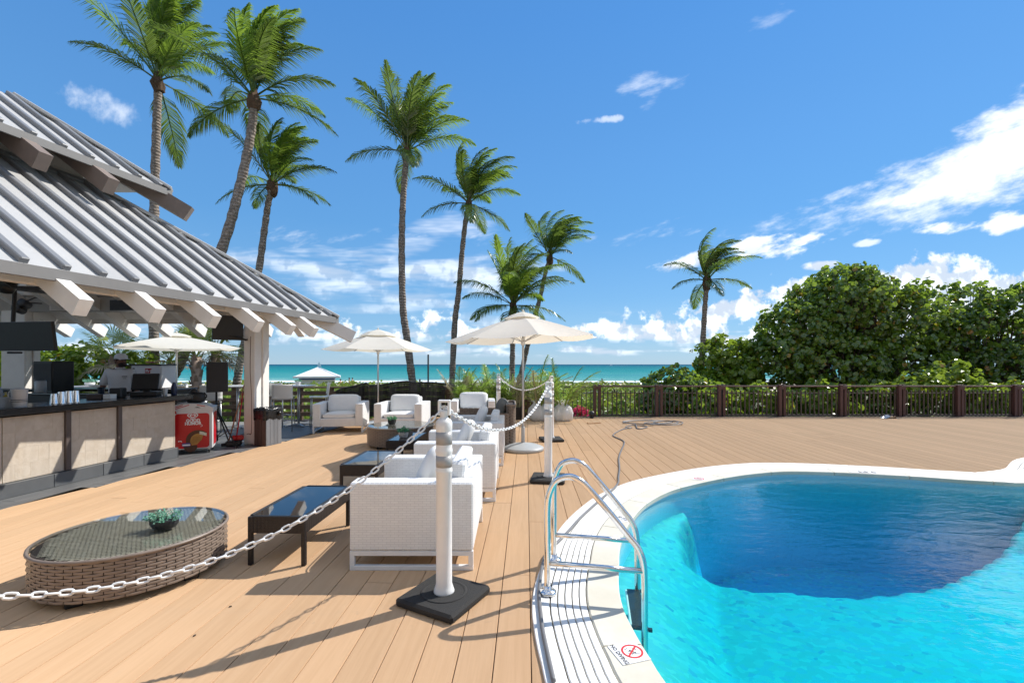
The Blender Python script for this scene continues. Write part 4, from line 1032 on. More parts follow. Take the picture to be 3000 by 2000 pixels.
# ================================================================ pool side
lb = V(.237, 3.05, .02); ld = V(.984, -.177, 0).normalized(); lsd = V(.177, .984, 0).normalized()
lad = thing('pool_ladder', 'stainless steel pool ladder with two curved handrails and dark treads', 'pool ladder', lb)
prof_ = [(0, 0), (0, .2), (0, .4), (0, .56), (.012, .66), (.06, .755), (.148, .785), (.225, .755), (.285, .70), (.40, .57), (.52, .425), (.585, .345), (.618, .26), (.628, .16), (.63, .0), (.63, -.3), (.63, -.62), (.63, -1.0)]
for k in (0, 1):
    o_ = lsd*(.51*k); pts = [o_+ld*s+V(0, 0, z) for s, z in spline([V(s, z, 0) for s, z in prof_], 5) and [(q.x, q.y) for q in spline([V(s, z, 0) for s, z in prof_], 5)]]
    h_ = MB().tube(pts, .0215, 14).build('handrail', CHROME, lad, smooth=True)
    MB().tube([o_+V(0, 0, .2), o_+ld*.63+V(0, 0, .195)], .0185, 12).build('brace', CHROME, lad, smooth=True)
    MB().lathe([(.062, 0), (.062, .012), (.05, .022), (.026, .03), (.026, .05)], 20, o_).build('flange', CHROME, lad, smooth=True)
for j, z in enumerate((-.16, -.42, -.68)):
    c = ld*.60+lsd*.255+V(0, 0, z-.02)
    tr_ = MB().box(c, (.10, .50, .03), -math.atan2(lsd.x, lsd.y), .006).build('tread', BLACK, lad)
    MB().box(c+ld*-.055+V(0, 0, .004), (.014, .47, .024), -math.atan2(lsd.x, lsd.y), .004).build('tread_edge', WHITE_PLASTIC, tr_)
    for k in (0, 1): MB().box(ld*.665+lsd*(.51*k)+V(0, 0, z-.02), (.025, .02, .02), -math.atan2(lsd.x, lsd.y)).build('bolt', BLACK, lad)
# grey hose: runs along the coping edge, past the ladder, then out over the deck to its coil
HOSE = pbr('grey_hose', (.155, .155, .16), .45, var=.2)
hp = [(1622, 2000), (1613, 1960), (1600, 1900), (1590, 1850), (1584, 1800), (1579, 1745), (1583, 1700), (1590, 1655), (1604, 1620), (1640, 1585), (1668, 1556), (1700, 1520), (1745, 1478), (1780, 1448), (1802, 1430), (1812, 1410), (1812, 1395), (1815, 1370), (1813, 1340), (1820, 1318), (1828, 1300), (1826, 1290), (1805, 1280), (1796, 1274), (1806, 1265), (1825, 1256), (1850, 1251)]
def hz_(q):
    p = G(*q); p2 = V(p.x, p.y, 0)
    d = sdist(p2, [V(a.x, a.y, 0) for a in ring(COPW, 0)])
    return .018+.014 if d > 0 else .014+max(0, (.02*(1+d/.06)) if d > -.06 else 0)
pts = []
for q in hp: p = G(*q, .02); pts.append(V(p.x, p.y, hz_(q)))
rr = random.Random(3); cc = G(1905, 1240)
loops = []
for k, (cx, cy, rx, ry, n_) in enumerate(((1862, 1252, 28, 5, 8), (1905, 1240, 80, 6, 10), (1945, 1243, 55, 7, 9), (1895, 1237, 75, 5, 10), (1950, 1240, 38, 4, 8))):
    for i in range(n_):
        a = 2*math.pi*i/n_+math.pi*.7; loops.append(G(cx+rx*math.cos(a)+rr.uniform(-6, 6), cy+ry*math.sin(a), 0)+V(0, 0, .014+.012*(k % 3)+rr.uniform(0, .006)))
hose = MB().tube(spline(pts+loops, 5), .0125, 7).build('hose', HOSE, smooth=True)
tag(hose, 'grey hose winding from the pool coping across the deck into a loose coil', 'hose')
# loose plank and plastic bag
pk = G(1740, 1240); pk_o = MB().box((0, 0, .014), (.36, .11, .026), R(22), .003).build('loose_plank', DECK); pk_o.location = pk; tag(pk_o, 'short loose offcut of decking lying near the fence', 'plank')
# drinking-bag of clear plastic by the fence
rr = random.Random(5); mb = MB(); vs = []; n = 9
for j in range(5):
    for i in range(n): vs.append(V((i/(n-1)-.5)*.42, (j/4-.5)*.22, .006+rr.random()**2*.10*math.sin(math.pi*i/(n-1))))
mb.add(vs, [(j*n+i, j*n+i+1, (j+1)*n+i+1, (j+1)*n+i) for j in range(4) for i in range(n-1)])
pb = mb.build('plastic_bag', pbr('clear_bag', (.62, .64, .66), .25, var=.1)); pb.location = V((2608-CX)/FP*13.1, 13.1, 0); tag(pb, 'crumpled clear plastic bag lying at the foot of the brown fence', 'plastic bag')
for k, (px, py) in enumerate(((675, 1777), (570, 1862))):
    q = G(px, py); o = MB().box((0, 0, .004), (.016, .01, .006), R(30+50*k), .002).build('dead_leaf', pbr('dead_leaf%d' % k, (.03, .02, .012), .8)); o.location = q
    tag(o, ('small dark leaf scrap on the deck before the black low table', 'small dark leaf scrap on the deck between the chain and its shadow')[k], 'leaf')
# tile signs set in the coping
INK = pbr('sign_black', (.015, .015, .018), .5); RED = pbr('sign_red', (.62, .03, .03), .45, var=.04); SIGNW = pbr('sign_white', (.80, .80, .80), .4, var=.03)
def plate(name, label, cat, c, w, h, rz, build):
    t_ = thing(name, label, cat, c, rz); MB().box((0, 0, .001), (w, h, .004), bev=.001).build('plate', SIGNW, t_); build(t_); return t_
def put_text(t_, s, size, x, y, rz=0, z=.0042, bold=.0, name='lettering', mat=None, sx=1.0):
    mb = text_mb(s, size, bold); xf(mb, Matrix.Translation((x, y, z)) @ Matrix.Rotation(rz, 4, 'Z') @ Matrix.Diagonal((sx, 1, 1, 1))); return mb.build(name, mat or INK, t_, norm=False)
def ringmb(c, r0, r1, n=28, z=.0042):
    mb = MB(); vs = []
    for k in range(n):
        a = 2*math.pi*k/n
        for r_ in (r0, r1): vs.append((c[0]+r_*math.cos(a), c[1]+r_*math.sin(a), z))
    return mb.add(vs, [(2*k, 2*k+1, (2*k+3) % (2*n), (2*k+2) % (2*n)) for k in range(n)])
def nodive(t_):
    # the lettering runs along the plate's left edge, the pictogram fills the rest
    put_text(t_, 'NO DIVING', .032, -.057, 0, -R(90), bold=.0006)
    c = (.022, .002); ringmb(c, .047, .058).build('prohibition_ring', RED, t_, norm=False)
    xf(MB().box((0, 0, 0), (.098, .010, .0006)), Matrix.Translation((c[0], c[1], .0046)) @ Matrix.Rotation(R(40), 4, 'Z')).build('prohibition_bar', RED, t_)
    d = MB()
    for a, b, w in (((-.012, .012), (.0, -.004), .008), ((-.0, -.004), (.014, -.018), .005), ((-.02, .004), (-.004, .006), .004), ((-.034, .022), (-.012, .03), .0025), ((.012, .022), (.03, .006), .0025), ((-.03, -.01), (.028, -.03), .0018), ((-.02, -.03), (.0, -.014), .0018)):
        a, b = V(*a, 0), V(*b, 0); dd = b-a; d.box((c[0]+(a.x+b.x)/2, c[1]+(a.y+b.y)/2, .0043), (dd.length, w, .0004), math.atan2(dd.y, dd.x))
    d.build('diver_pictogram', INK, t_)
q = G(1842, 1911, .021); plate('no_diving_tile', 'white NO DIVING tile with a red prohibition ring set in the coping', 'sign', q, .165, .165, R(17), nodive)
q = G(1822, 1520, .021); plate('depth_tile', 'white 9 FT depth tile in the coping behind the ladder rails', 'depth marker', q, .155, .155, R(-62), lambda t_: (put_text(t_, '9 FT', .075, .0, .01, 0, bold=.002)))
q = G(2540, 1383, .021); plate('depth_tile', 'white 9 FT depth tile on the far coping, reading towards the water', 'depth marker', q+V(0, .02, 0), .42, .155, R(172), lambda t_: (put_text(t_, '9 FT', .13, .0, 0, 0, bold=.004)))
def nd2(t_):
    ringmb((.0, .0), .05, .064).build('prohibition_ring', RED, t_, norm=False); xf(MB().box((0, 0, 0), (.11, .012, .0006)), Matrix.Translation((0, 0, .0046)) @ Matrix.Rotation(R(-40), 4, 'Z')).build('prohibition_bar', RED, t_)
    MB().box((0, -.0, .0043), (.05, .012, .0004), R(40)).build('diver_pictogram', INK, t_)
q = G(2048, 1402, .021); plate('no_diving_tile', 'small red-ringed no-diving tile on the far coping near the hose', 'sign', q, .16, .16, R(150), nd2)
# ================================================================ fences
FBROWN = pbr('fence_brown_paint', (.075, .034, .03), .55, var=.2, scale=6, bump=.15, bscale=30, dirt=.2); FDARK = pbr('fence_baluster', (.062, .044, .037), .55, var=.2, scale=10)
OLDWOOD = pbr('weathered_timber', (.115, .075, .05), .85, var=.35, scale=4, stretch=(3, 3, 12), bump=.4, bscale=18)
FY = FENCE_Y+.1; SC = FY/FP
def fx(px): return (px-CX)*SC
fen = thing('fence', 'dark brown deck fence with paired posts and slim balusters before the sea grapes', 'fence', (fx(2300), FY, 0))
pp = [1749, 1930, 2113, 2290, 2468, 2639, 2810, 2976, 3146]
for px in pp:
    for s_ in (-1, 1): MB().box((fx(px)+s_*.075+(-.0), FY+.02*s_, .46), (.085, .13, .98), 0, .006).build('post', FBROWN, fen, world=True)
    MB().box((fx(px), FY-.065, .86), (.19, .03, .10), 0, .004).build('post_block', FBROWN, fen, world=True)
prev = None
xs = [fx(p) for p in pp]
for i in range(len(xs)-1):
    a, e = xs[i]+.12, xs[i+1]-.12
    MB().box(((a+e)/2, FY, .90), (e-a, .085, .045), 0, .006).build('top_rail', FBROWN, fen, world=True)
    MB().box(((a+e)/2, FY, .70), (e-a, .03, .022), 0, .003).build('mid_rail', FDARK, fen, world=True)
    MB().box(((a+e)/2, FY, .045), (e-a, .05, .04), 0, .004).build('bottom_rail', FDARK, fen, world=True)
    n = 12
    for k in range(n):
        x = a+(e-a)*(k+.5)/n; MB().box((x, FY, .41), (.033, .03, .74), 0, .003).build('baluster', FDARK, fen, world=True)
MB().box((fx(2450), FENCE_Y+.02, -.05), (fx(3150)-fx(1600), .10, .13), 0, .005).build('edge_board', FDARK, fen, world=True)
# lighter metal fence bay on the left of it, in front of the plants
fe2 = thing('fence', 'black metal fence bay with thin bars behind the wrapped potted palms', 'fence', (fx(1680), FY+.02, 0))
a, e = fx(1590), fx(1738)
MB().box(((a+e)/2, FY+.02, .87), (e-a, .04, .035), 0, .004).build('top_rail', FDARK, fe2, world=True); MB().box(((a+e)/2, FY+.02, .70), (e-a, .025, .02), 0, .003).build('mid_rail', FDARK, fe2, world=True)
for k in range(11): x = a+(e-a)*(k+.5)/11; MB().box((x, FY+.02, .42), (.024, .024, .80), 0, .003).build('baluster', FDARK, fe2, world=True)
# weathered timber rail fence on the left, behind the lounge
fe3 = thing('timber_fence', 'weathered timber post-and-rail fence behind the lounge armchairs', 'fence', (-3, 13.2, 0))
FZ = 13.2; SC3 = FZ/FP
def fx3(px): return (px-CX)*SC3
for px in (-60, 90, 250, 410, 560, 690, 790, 880, 970, 1060, 1150, 1240, 1330, 1420, 1500, 1580):
    MB().box((fx3(px), FZ, .36), (.14, .12, 1.02), 0, .008).build('post', OLDWOOD, fe3, world=True)
for z in (.12, .32, .52, .72):
    for i in range(8):
        a = fx3(-60+i*205); e = fx3(-60+(i+1)*205); MB().box(((a+e)/2, FZ-.075, z), (e-a-.01, .035, .12), 0, .005).build('rail', OLDWOOD, fe3, world=True)
for i in range(8):
    a = fx3(-60+i*205); e = fx3(-60+(i+1)*205); MB().box(((a+e)/2, FZ-.02, .885), (e-a-.01, .19, .04), 0, .006).build('cap_rail', OLDWOOD, fe3, world=True)
# boarded stretch behind the potted palms
for k in range(22):
    px = 1300+k*13; MB().box((fx3(px), FZ-.10, .42), (.115, .02, .84+.02*(k % 3)), 0, .004).build('board', OLDWOOD, fe3, world=True)
# black woven screen thrown over the fence: real strips with open squares
scr = thing('screen', 'black plastic lattice screen draped along the timber fence', 'screen', (-4, 12.95, 0))
def scurve(px):
    ks = [(985, 1146), (1000, 1138), (1040, 1130), (1074, 1121), (1082, 1129), (1120, 1127), (1160, 1119), (1198, 1116), (1206, 1121), (1260, 1120), (1302, 1123)]
    for (a0, b0), (a1, b1) in zip(ks, ks[1:]):
        if px <= a1+1e-6: top_ = b0+(b1-b0)*(px-a0)/(a1-a0); break
    else: top_ = ks[-1][1]
    return top_
mb = MB(); nxs = 120; nzs = 17; YS = 12.98
for i in range(nxs):
    px = 985+(1302-985)*i/(nxs-1); w = (1302-985)/(nxs-1)*.72; y = YS-.06*math.sin(px*.11)-.03*math.sin(px*.31)
    a, b_ = P(px-w/2, scurve(px), y), P(px+w/2, scurve(px), y)
    mb.add([a, b_, V(b_.x, y-.03, .06), V(a.x, y-.03, .06)], [(0, 1, 2, 3)])
for j in range(nzs):
    f = j/nzs
    for i in range(nxs-1):
        p1 = 985+(1302-985)*i/(nxs-1); p2 = 985+(1302-985)*(i+1)/(nxs-1); q = []
        for px, ff in ((p1, f), (p2, f), (p2, f+.7/nzs), (p1, f+.7/nzs)):
            y = YS-.06*math.sin(px*.11)-.03*math.sin(px*.31)-.004; t0 = P(px, scurve(px), y); q.append(V(t0.x, y-.03*ff, t0.z+(.06-t0.z)*ff))
        mb.add(q, [(0, 1, 2, 3)])
mb.build('lattice', BLACK, scr, world=True, norm=False)
mb = MB(); mb.tube([P(px, scurve(px), YS-.06*math.sin(px*.11)) for px in range(985, 1303, 8)], .02, 6); mb.build('rolled_edge', BLACK, scr, world=True, smooth=True)
# rope fence out on the dune, poles on the beach
rope = thing('rope_fence', 'low rope and post fence crossing the dune plants', 'fence', (3, 30, -.9))
for k in range(7):
    p = P(1560+k*60, 1178, 27.0); MB().tube([V(p.x, 27, -1.0), V(p.x, 27, .08)], .05, 7).build('post', OLDWOOD, rope, world=True)
    if k: 
        q = P(1560+(k-1)*60, 1178, 27.0); MB().tube(spline([V(q.x, 27, 0), V((p.x+q.x)/2, 27, -.18), V(p.x, 27, 0)], 6), .02, 5).build('rope', CREAM_CANVAS, rope, world=True)
for k, (px, y0, Y, lab) in enumerate(((1254.5, 1038, 30, 'tall thin dark pole standing on the beach beyond the screen'), (1230, 1110, 30, 'short dark stake on the beach beside the tall pole'), (1306, 1113, 26, 'short grey stake behind the end of the black screen'))):
    p = P(px, y0, Y); o = MB().tube([(0, 0, 0), (0, 0, p.z+1.3)], .055, 8).build('beach_pole', pbr('pole_grey%d' % k, (.06, .06, .06), .7)); o.location = (p.x, Y, -1.3); tag(o, lab, 'pole')
# ---------------------------------------------------------------- beach hut, boats, bathers
hut = thing('beach_hut', 'white beach hut with a hipped white roof and blue stripes by the water', 'hut', (P(932, 1100, 44).x, 44, -1.2), R(20))
HS = 44/FP; hw = 3.05; BLUE = pbr('hut_blue', (.03, .10, .42), .5)
PALEROOF = pbr('hut_roof_white', (.78, .79, .80), .5, var=.05)
def hz0(py): return HC-(py-HY)*HS+1.2
z1, z0 = hz0(1105), 0.25
for i in range(11): MB().box((0, 0, z0+(z1-z0)*(i+.5)/11), (hw, hw, (z1-z0)/11-.012), 0, .004).build('wall_board', PAINT_WHITE if False else PALEROOF, hut)
MB().box((0, 0, hz0(1108.5)), (hw+.03, hw+.03, .13)).build('blue_stripe', BLUE, hut); MB().box((0, 0, hz0(1134)), (hw+.03, hw+.03, .09)).build('blue_stripe', BLUE, hut)
ev = 2.0; za, zb = hz0(1103), hz0(1076); mb = MB(); c4 = [V(sx*ev, sy*ev, za) for sx, sy in ((-1, -1), (1, -1), (1, 1), (-1, 1))]
rf = MB().add(c4+[V(0, 0, zb)], [(0, 1, 4), (1, 2, 4), (2, 3, 4), (3, 0, 4), (3, 2, 1, 0)]).build('roof', PALEROOF, hut)
for c in c4: MB().tube([c, (0, 0, zb)], .05, 6).build('hip_trim', WHITE_METAL, rf)
for i in range(4):
    a, b_ = c4[i], c4[(i+1) % 4]; MB().beam(a, b_, .05, .16).build('fascia', WHITE_METAL, rf)
for sx in (-1, 1):
    for sy in (-1, 1): MB().box((sx*1.3, sy*1.3, -.1), (.25, .25, .7)).build('stilt', OLDWOOD, hut)
sb = thing('sailboat', 'tiny white sailboat on the horizon above the beach hut', 'sailboat', (P(935, 1066, 900).x, 900, -3.0))
MB().prism([(-4, -1), (3.2, -1.2), (4.6, 0), (3.2, 1.2), (-4, 1)], .0, .9).build('hull', WHITE_PLASTIC, sb); MB().tube([(0, 0, .5), (0, 0, 10.5)], .12, 6).build('mast', ALU, sb)
MB().add([(-.1, .05, 1.6), (-.1, -.05, 10.2), (-3.6, 0, 1.8)], [(0, 1, 2)]).build('mainsail', CREAM_CANVAS, sb); MB().add([(.2, 0, 9.2), (.2, .05, 1.5), (3.4, 0, 1.2)], [(0, 1, 2)]).build('jib', CREAM_CANVAS, sb)
mbt = thing('motorboat', 'distant motorboat trailing a white wake on the horizon', 'motorboat', (P(1790, 1068, 1600).x, 1600, -3.0))
MB().prism([(-5, -1.5), (4, -1.5), (7, 0), (4, 1.5), (-5, 1.5)], 0, 1.6).build('hull', WHITE_PLASTIC, mbt); MB().box((-.5, 0, 2.3), (4, 2, 1.6), 0, .2).build('cabin', WHITE_PLASTIC, mbt)
MB().prism([(6, -1), (6, 1), (60, 4), (60, -4)], .05, .5).build('wake', PALEROOF, mbt)
# bathers far down the beach: one continuous body each
SKIN = pbr('skin', (.33, .17, .105), .55, var=.08); SKIN2 = pbr('skin_tan', (.46, .27, .18), .55, var=.08)
def skinbody(name, verts, edges, radii, mat, parent, sub=1):
    me = bpy.data.meshes.new(name); me.from_pydata([tuple(v) for v in verts], edges, []); me.update()
    o = bpy.data.objects.new(name, me); COL.objects.link(o)
    sk = o.modifiers.new('s', 'SKIN'); sk.use_smooth_shade = True
    for i, r_ in enumerate(radii): me.skin_vertices[0].data[i].radius = r_ if hasattr(r_, '__len__') else (r_, r_); 
    me.skin_vertices[0].data[0].use_root = True
    ss_ = o.modifiers.new('u', 'SUBSURF'); ss_.levels = sub; ss_.render_levels = sub
    dg = bpy.context.evaluated_depsgraph_get(); m2 = bpy.data.meshes.new_from_object(o.evaluated_get(dg)); bpy.data.objects.remove(o); bpy.data.meshes.remove(me)
    for p in m2.polygons: p.use_smooth = True
    m2.materials.clear(); m2.name = name
    return link(name, m2, mat, parent)
def bather(label, px, Y, shorts, arm, skin, h=1.72):
    p = P(px, 1130, Y); k = h/1.75; t_ = thing('person', label, 'person', (p.x, Y, -2.15), arm, 'people on the beach')
    v_ = [(0, 0, .95), (0, 0, 1.2), (0, 0, 1.42), (0, 0, 1.52), (0, .01, 1.62), (0, .01, 1.73), (.2, 0, 1.42), (.27, .02, 1.15), (.25, -.1, .92), (-.2, 0, 1.42), (-.27, .02, 1.15), (-.25, -.08, .92), (.1, 0, .88), (.12, -.03, .5), (.12, .02, .08), (.12, -.12, .03), (-.1, 0, .88), (-.13, .03, .5), (-.12, .06, .08), (-.12, -.07, .03)]
    e_ = [(0, 1), (1, 2), (2, 3), (3, 4), (4, 5), (2, 6), (6, 7), (7, 8), (2, 9), (9, 10), (10, 11), (0, 12), (12, 13), (13, 14), (14, 15), (0, 16), (16, 17), (17, 18), (18, 19)]
    r_ = [(.15, .11), (.14, .1), (.16, .1), .055, .09, .075, .055, .042, .035, .055, .042, .035, .085, .06, .04, .035, .085, .06, .04, .035]
    skinbody('body', [V(*q)*k for q in v_], e_, [tuple(np_*k for np_ in q) if hasattr(q, '__len__') else q*k for q in r_], skin, t_)
    MB().lathe([(.165, .72), (.18, .8), (.175, 1.0), (.16, 1.04)], 12).build('shorts', pbr('shorts_%d' % px, shorts, .8), t_, smooth=True); MB().puff((0, .02, 1.70*k), (.2, .23, .2), e=1, n=10, m=7).build('hair', pbr('hair_%d' % px, (.02, .013, .01), .7), t_, smooth=True)
bather('bather in orange shorts walking on the beach right of the hut', 998, 60, (.55, .14, .03), R(60), SKIN2)
bather('bather in dark shorts wading beside a companion beyond the screen', 1023, 66, (.03, .05, .12), R(-60), SKIN)
bather('bather in red shorts wading beside a companion beyond the screen', 1033, 66, (.4, .04, .04), R(100), SKIN2)
bather('bather in blue shorts on the beach beyond the wrapped plants', 1764, 62, (.05, .1, .3), R(10), SKIN2)
# ================================================================ vegetation
BARK = None
m, t, out = newmat('palm_bark'); tc = t.node('ShaderNodeTexCoord').outputs['Object']; x, y, z = t.sep(tc)
rg = t.m('SINE', t.add(t.mul(z, 58), t.mul(t.noise(tc, 3, 3), 7))); n1 = t.noise(tc, 12, 5, .65)
c = t.mix(t.ss(n1, .3, .72), (.15, .12, .10), (.36, .31, .27)); c = t.mix(t.mul(t.ss(rg, .5, 1), .45), c, (.085, .065, .055))
b = t.node('ShaderNodeBsdfPrincipled', {'Base Color': c, 'Roughness': .9, 'Specular IOR Level': .15}); bu = t.node('ShaderNodeBump', {'Height': t.add(rg, n1), 'Strength': .5, 'Distance': .02}); t.l.new(bu.outputs[0], b.inputs['Normal']); t.l.new(b.outputs[0], out.inputs[0]); BARK = m
FIBRE = pbr('palm_fibre', (.085, .05, .03), .95, var=.4, scale=14, bump=.5, bscale=40)
PALM_DARK = leafmat('palm_leaf_old', (.045, .095, .016), (.13, .19, .03), None, .32, .40, .06)
PALM_LIGHT = leafmat('palm_leaf_young', (.06, .13, .014), (.19, .28, .032), None, .32, .48, .05)
PALM_DRY = leafmat('palm_leaf_dry', (.22, .20, .11), (.34, .31, .19), None, .5, .25, .05)
WIND = V(1, .15, 0).normalized()
def frond(base, d0, L, g, wind, rr, nleaf=46, ll=.62, width=.03, stiff=.5):
    """one feather leaf: curved rachis with hanging leaflets on both sides"""
    mb = MB(); n = 14; p = Vector(base); d = Vector(d0).normalized(); pts = [p.copy()]; ds = []
    for i in range(n):
        f = (i+1)/n; ds.append(d.copy()); p = p+d*(L/n); pts.append(p.copy()); d = (d+V(0, 0, -g*(.35+1.3*f))/n+WIND*(wind*(.3+f))/n).normalized()
    ds.append(d)
    mb.tube(pts, [.026*(1-.9*i/n)+.004 for i in range(n+1)], 4)
    up_ = V(0, 0, 1)
    for k in range(nleaf):
        f = .14+.86*(k+.5)/nleaf; q = f*n; i = min(int(q), n-1); c = pts[i].lerp(pts[i+1], q-i); t_ = ds[i].lerp(ds[i+1], q-i).normalized()
        sd_ = t_.cross(up_); 
        if sd_.length < .15: sd_ = t_.cross(WIND)
        sd_.normalize(); nn = sd_.cross(t_).normalized()
        l0 = ll*(math.sin(math.pi*min(1, (f*.80+.18)))**.75)*rr.uniform(.82, 1.08)
        for s_ in (-1, 1):
            a = (sd_*s_*(.85-.35*f)+t_*(.55+.5*f)+nn*(.15-.3*rr.random())+WIND*wind*.28).normalized()
            mid = c+a*l0*.5; a2 = (a+V(0, 0, -.75*stiff-rr.uniform(0, .45))+WIND*wind*.55).normalized(); tip = mid+a2*l0*.5
            w = a.cross(nn+V(rr.uniform(-.5, .5), rr.uniform(-.5, .5), 0)).normalized()*width*rr.uniform(.7, 1.1)
            mb.add([c-w*.35, c+w*.35, mid+w*.5, mid-w*.5, tip], [(0, 1, 2, 3), (3, 2, 4)])
    return mb
def coconut(label, pts, Y, r0, seed, L=3.4, nf=(7, 9, 8), wind=.55, bare=False, lean=0, gpx=None, fl=None):
    """pts: trunk points as photo pixels from the crown down, Y: distance of the palm"""
    rr = random.Random(seed)
    w_ = [P(a, b, Y) for a, b in pts]; gzv = gz(Y)
    lo_ = w_[-1]; prevp = w_[-2]; dirn = (lo_-prevp)
    if lo_.z > gzv: w_.append(lo_+dirn*((lo_.z-gzv)/max(.05, -dirn.z)) if dirn.z < -.05 else V(lo_.x, lo_.y, gzv))
    w_[-1] = V(w_[-1].x, w_[-1].y, gzv-.1); w_.reverse()
    t_ = thing('coconut_palm', label, 'palm tree', w_[0], 0, 'tall coconut palms behind the deck')
    sp = spline(w_, 8); n = len(sp)
    MB().tube(sp, [r0*(1.28 if i < 2 else 1.0)*(1-.32*i/n)+.012*math.sin(i*2.3) for i in range(n)], 10).build('trunk', BARK, t_, world=True, smooth=True)
    top_ = w_[-1]; td = (w_[-1]-w_[-2]).normalized(); td = (td+V(0, 0, 1)).normalized()
    mb = MB(); k0 = len(mb.v); mb.lathe([(r0*.65, -.28), (r0*1.0, -.18), (r0*1.25, .0), (r0*1.0, .2), (r0*.4, .45)], 10, top_); mb.v = [(a+rr.uniform(-.05, .05), b+rr.uniform(-.05, .05), c+rr.uniform(-.06, .06)) for a, b, c in mb.v]
    mb.build('crown_base', FIBRE, t_, world=True)
    specs = []
    for i in range(nf[0]): specs.append((2*math.pi*(i+rr.random()*.7)/nf[0]+(seed % 5)*.4, rr.uniform(-22, 14), L*rr.uniform(.7, .95), .9, PALM_DARK, wind*.35))
    for i in range(nf[1]): specs.append((2*math.pi*(i+rr.random()*.8)/nf[1], rr.uniform(30, 58), L*rr.uniform(.8, 1.0), 1.15, PALM_DARK if rr.random() < .5 else PALM_LIGHT, wind))
    for i in range(nf[2]+2): specs.append((2*math.pi*(i+rr.random())/nf[2], rr.uniform(64, 89), L*rr.uniform(.78, 1.05), 1.25, PALM_LIGHT if rr.random() < .65 else PALM_DARK, wind*1.8))
    for az, el, l, g, mt, wd in specs:
        d = V(math.cos(az)*math.cos(R(el)), math.sin(az)*math.cos(R(el)), math.sin(R(el)))
        if el < 20 and rr.random() < .2: mt = PALM_DRY if rr.random() < .35 else PALM_DARK
        frond(top_+V(0, 0, .15)+d*.1, d, l, g, wd, rr, 60 if l > 2.4 else 48, l*.31, (.040 if l > 3 else .048)*l/3.4, 1.0 if el < 60 else .9).build('frond', mt, t_, world=True, norm=False)
    return t_
coconut('tall coconut palm with a straight trunk rising behind the upper pavilion roof', [(464, 250), (460, 330), (457, 428), (453, 560), (451, 700), (451, 973), (452, 1110)], 16, .17, 11, 3.5, (4, 6, 9), .35)
coconut('tall coconut palm leaning to its crown, trunk crossing behind the low pavilion roof', [(743, 300), (741, 345), (725, 446), (694, 580), (660, 700), (572, 946), (528, 1060), (490, 1130)], 15, .18, 23, 3.2, (4, 6, 10), .55)
coconut('coconut palm with a lower crown tucked beneath the leaning palm by the pavilion eave', [(799, 552), (787, 590), (776, 664), (757, 800), (725, 960), (702, 1070), (690, 1150)], 17, .15, 31, 2.6, (4, 7, 13), .5)
coconut('tallest coconut palm standing free, its slim trunk passing behind a parasol', [(1193, 456), (1188, 490), (1180, 602), (1177, 736), (1180, 896), (1191, 983), (1206, 1100)], 18, .155, 47, 3.2, (3, 7, 14), .3)
coconut('coconut palm with a thin pale trunk next to the tallest free-standing palm', [(1374, 606), (1365, 640), (1354, 736), (1343, 861), (1333, 940), (1325, 1097)], 20, .14, 53, 2.8, (4, 6, 13), .65)
coconut('short full coconut palm right above the large parasol', [(1503, 905), (1503, 960), (1501, 1057), (1500, 1120)], 20, .14, 61, 3.0, (6, 8, 14), .35)
coconut('windswept coconut palm leaning behind the short full palm', [(1611, 760), (1600, 790), (1585, 860), (1567, 930), (1545, 1015), (1528, 1090)], 23, .14, 71, 2.8, (3, 6, 14), 1.0)
coconut('slender windswept coconut palm behind the fence, beside the sea grape trees', [(2071, 832), (2066, 887), (2059, 1004), (2052, 1121), (2049, 1190)], 18, .125, 83, 2.1, (4, 5, 13), 1.0)
coconut('coconut palm leaning behind the television side of the pavilion', [(120, 760), (85, 860), (40, 980), (11, 1060), (-15, 1120)], 17, .16, 91, 2.2, (6, 7, 6), .3)
